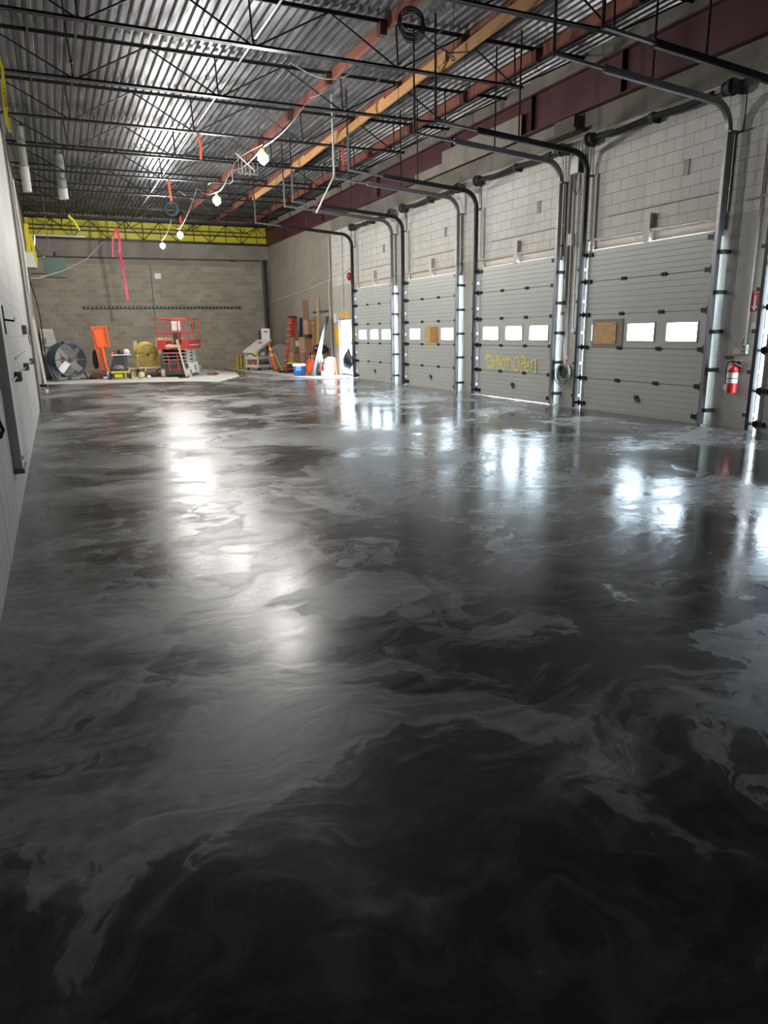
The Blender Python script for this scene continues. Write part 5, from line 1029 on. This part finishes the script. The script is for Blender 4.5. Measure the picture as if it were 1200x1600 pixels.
# cooler
t = thing('cooler', 'blue cooler with a white lid standing on the bright slab', 'cooler', (8.42, 25.9, 0.008), math.radians(-22))
def C_(name, bm, m, **k): return put(name, bm, m, t, world=False, **k)
bm = B(); n0 = len(bm.verts); obox(bm, Matrix.Translation((0, 0, 0.185)), 0.46, 0.34, 0.35)
for v in bm.verts:
    if v.co.z < 0.1: v.co.x *= 0.9; v.co.y *= 0.9
C_('body', bm, M_COOLER, bevel=0.015)
bm = B(); obox(bm, Matrix.Translation((0, 0, 0.40)), 0.50, 0.38, 0.08); obox(bm, Matrix.Translation((0, 0, 0.445)), 0.40, 0.30, 0.02); C_('lid', bm, M_WHITE, bevel=0.012)
bm = B(); obox(bm, Matrix.Translation((-0.02, -0.170, 0.24)), 0.20, 0.01, 0.10); C_('front_label', bm, M_SKYBLUE)
bm = B(); obox(bm, Matrix.Translation((-0.02, -0.172, 0.33)), 0.18, 0.01, 0.025); C_('white_mark', bm, M_WHITE)
bm = B(); obox(bm, Matrix.Translation((0.245, 0, 0.30)), 0.02, 0.16, 0.04); obox(bm, Matrix.Translation((0.235, 0.0, 0.16)), 0.012, 0.10, 0.2); C_('side_handle', bm, M_WHITE)
# red hand truck, orange crate, tubes
t = thing('hand_truck', 'silver and red hand truck frame standing behind the orange bin', 'hand truck', (9.0, 27.0, 0.008))
bm = B()
for x in (8.88, 9.12): tube(bm, [(x, 26.9, 0.05), (x, 27.0, 0.9), (x, 27.05, 1.0)], 0.014, 6)
for z in (0.3, 0.6, 0.95): tube(bm, [(8.88, 26.95, z), (9.12, 26.95, z)], 0.012, 6)
put('frame', bm, M_MESHGREY, t)
bm = B(); tube(bm, [(9.18, 26.9, 0.5), (9.22, 26.9, 0.8), (9.30, 26.9, 0.95), (9.34, 26.9, 0.7), (9.28, 26.9, 0.5)], 0.014, 6); put('red_handle', bm, M_FIBERRED, t)
bm = B(); lump(bm, (9.12, 26.8, 0.72), 0.13, 1, 0.7, 0.9, 4); put('bag', bm, plain('mauve', (0.20, 0.10, 0.15), 0.7), t, smooth=True)
t = thing('orange_bin', 'tall orange-red bin standing right of the blue cooler', 'bin', (8.98, 26.2, 0.008), math.radians(-20))
bm = B(); obox(bm, Matrix.Translation((0, 0, 0.30)), 0.32, 0.26, 0.58)
for v in bm.verts:
    if v.co.z < 0.1: v.co.x *= 0.85; v.co.y *= 0.85
put('bin_body', bm, M_FIBERRED, t, world=False, bevel=0.01)
bm = B(); obox(bm, Matrix.Translation((-0.09, -0.133, 0.33)), 0.14, 0.008, 0.50); put('orange_face', bm, M_ORANGE, t, world=False)
for x, m, lb in ((8.93, M_ORANGE, 'orange bottle poking out of the orange bin'), (9.04, plain('lilac', (0.45, 0.40, 0.65)), 'lilac bottle poking out of the orange bin')):
    bm = B(); lathe(bm, [(0.035, 0.57), (0.035, 0.70), (0.015, 0.74)], (x, 26.2, 0.02), 12); single('bottle', bm, m, lb, 'bottle')
bm = B(); bar(bm, (8.9, 25.6, 0.02), (9.25, 26.0, 0.5), 0.02, 0.03); single('orange_stick', bm, M_ORANGE, 'thin orange stick leaning between the bin and the steel studs', 'stick')
# boards
bm = B(); bar(bm, (9.36, 26.85, 0.008), (9.60, 27.15, 2.20), 0.22, 0.05, up=(0, 1, 0)); single('leaning_board', bm, M_LUMBER, 'wide golden timber board leaning on the side wall', 'board')
bm = B(); bar(bm, (9.45, 26.7, 0.01), (9.66, 26.95, 2.95), 0.09, 0.04, up=(0, 1, 0)); single('leaning_board', bm, M_PALEWOOD, 'tall narrow pale timber leaning beside the wide golden board', 'board')
bm = B(); bar(bm, (9.52, 28.3, 0.01), (9.58, 28.4, 2.9), 0.22, 0.04, up=(0, 1, 0)); single('leaning_board', bm, M_CARD, 'tan board standing behind the golden board on the side wall', 'board')
# card box and black bag
carton(9.12, 9.66, 25.95, 26.4, 0.008, 0.74, 'open cardboard box under the black bag by the steel studs')
t = thing('duffel_bag', 'black bag slumped on the cardboard box behind the steel studs', 'bag', (9.4, 26.2, 0.76))
bm = B(); lump(bm, (9.40, 26.2, 0.96), 0.25, 1.12, 0.8, 0.8, 11, 0.25); put('bag_body', bm, M_BAG, t, smooth=True)
bm = B(); tube(bm, [(9.22, 26.05, 1.1), (9.4, 26.0, 1.02), (9.6, 26.05, 1.12)], 0.02, 6); put('strap', bm, M_RUBBER, t)
# steel studs
for i in range(7):
    bm = B(); p0, p1 = Vector((8.66 + 0.045 * i, 25.15 + 0.05 * i, 0.01)), Vector((9.46 + 0.028 * i, 25.55 + 0.05 * i, 2.15 + 0.02 * (i % 3)))
    sweep(bm, [p0, p1], [(-0.03, -0.018), (0.03, -0.018), (0.03, -0.014), (-0.026, -0.014), (-0.026, 0.014), (0.03, 0.014), (0.03, 0.018), (-0.03, 0.018)], up=(0, 1, 0))
    single('steel_stud', bm, plain('stud_zinc', (0.13, 0.14, 0.155), 0.5, 0.2), 'long galvanized steel stud in the bundle leaning left of the doorway', 'steel stud', 'galvanized studs leaning left of the doorway')
# right end: white sack and small extinguisher
t = thing('white_barrel', 'white sack with a striped orange and white bundle on top by the doorway', 'sack', (9.4, 24.75, 0.008))
bm = B(); prism(bm, [(9.16, 0.008), (9.50, 0.008), (9.50, 0.60), (9.30, 0.66), (9.14, 0.60)], 'Y', 24.98, 25.2); put('sack', bm, M_WHITE, t, bevel=0.02)
bm = B(); lump(bm, (9.36, 25.0, 0.64), 0.13, 1.4, 0.7, 0.5, 5); put('striped_top', bm, plain('pink_stripe', (0.72, 0.55, 0.52), 0.6, 0, 0.5, 25), t, smooth=True)
bm = B(); bar(bm, (9.56, 24.95, 0.01), (9.52, 24.98, 0.60), 0.05, 0.05); put('orange_post', bm, M_ORANGE, t)
t = thing('fire_extinguisher', 'small red and white extinguisher on the floor between studs and doorway', 'fire extinguisher', (9.05, 25.05, 0.008))
bm = B(); lathe(bm, [(0.06, 0.008), (0.065, 0.02), (0.065, 0.36), (0.04, 0.42), (0.02, 0.45)], (9.02, 24.9, 0), 16); put('cylinder', bm, M_RED, t)
bm = B(); lathe(bm, [(0.066, 0.03), (0.067, 0.04), (0.067, 0.20), (0.066, 0.21)], (9.02, 24.9, 0), 16); put('label_band', bm, M_WHITE, t)
bm = B(); box(bm, 9.0, 9.04, 24.84, 24.94, 0.45, 0.50); put('handle', bm, M_BLACK, t)
bm = B(); lathe(bm, [(0.05, 0.008), (0.05, 0.55), (0.02, 0.75), (0.015, 0.85)], (9.10, 25.25, 0), 14); single('white_tube', bm, M_WHITE, 'slim white bottle standing behind the small extinguisher', 'bottle')
bm = B(); lump(bm, (9.15, 25.5, 0.07), 0.14, 1.5, 1, 0.6, 12); single('grey_debris', bm, M_GREY, 'grey debris heap at the foot of the steel studs', 'debris')
# rubbish bag hanging at the doorway
t = thing('rubbish_bag', 'black rubbish bag hanging on the right jamb of the open doorway', 'rubbish bag', (9.60, 23.62, 0.3))
bm = B(); n0 = 0; lump(bm, (0, 0, 0), 0.36, 0.5, 1.0, 1.0, 21, 0.22)
for v in bm.verts:
    f = (v.co.z + 0.36) / 0.72; k = 1.05 - 0.85 * max(0, f - 0.25) / 0.75; v.co.y = v.co.y * k - 0.12 * f; v.co.x *= max(0.2, k)
bm.transform(Matrix.Translation((9.56, 23.78, 0.68))); put('bag_body', bm, M_BAG, t, smooth=True)
bm = B(); bar(bm, (9.60, 23.62, 1.0), (9.70, 23.60, 1.38), 0.03, 0.03); put('hanging_hook', bm, M_GREY, t)

# thin ceiling hanger wires with a looped end
HW = [(6.35, 10.9, 5.55), (6.5, 13.2, 5.75), (5.0, 15.2, 5.9), (7.6, 12.6, 5.7), (7.9, 10.8, 5.75), (5.2, 18.4, 5.7), (7.7, 15.4, 5.6), (8.6, 13.9, 5.5), (2.9, 13.2, 5.9), (3.1, 18.2, 5.5), (1.1, 18.3, 5.55), (6.9, 18.4, 5.6)]
w0 = None
for x, y, z in HW:
    if w0 is None:
        bm = B(); L_ = ZD - 5.8; tube(bm, [(0, 0, L_), (0.01, 0, L_ * 0.5), (0, 0, 0.04)], 0.005, 5); torus(bm, (0, 0, 0.0), (0, 1, 0), 0.03, 0.008, 12, 5)
        w0 = put('hanger_wire', bm, M_BLACKSTEEL); tag(w0, 'thin dark wire with a looped end hanging from the roof deck', 'wire', 'looped hanger wires under the deck'); w = w0
    else:
        w = w0.copy(); COL.objects.link(w)
    w.location = (x, y, ZD - (ZD - 5.8))
# tangle of wires where the cables turn down beside the control box
bm = B(); rr = random.Random(3)
for i in range(9):
    y = 11.45 + 0.09 * i; tube(bm, [(XW - 0.03, y - 0.1, 5.08), (XW - 0.07, y, 5.02 + rr.random() * 0.12), (XW - 0.05, y + 0.05 * rr.random(), 4.85 - 0.1 * rr.random()), (XW - 0.03, y + 0.02, 4.6 - 0.2 * rr.random())], 0.008, 5)
single('wire_tangle', bm, M_DKGREY, 'tangle of dark wires above the white control box between two doors', 'wires')
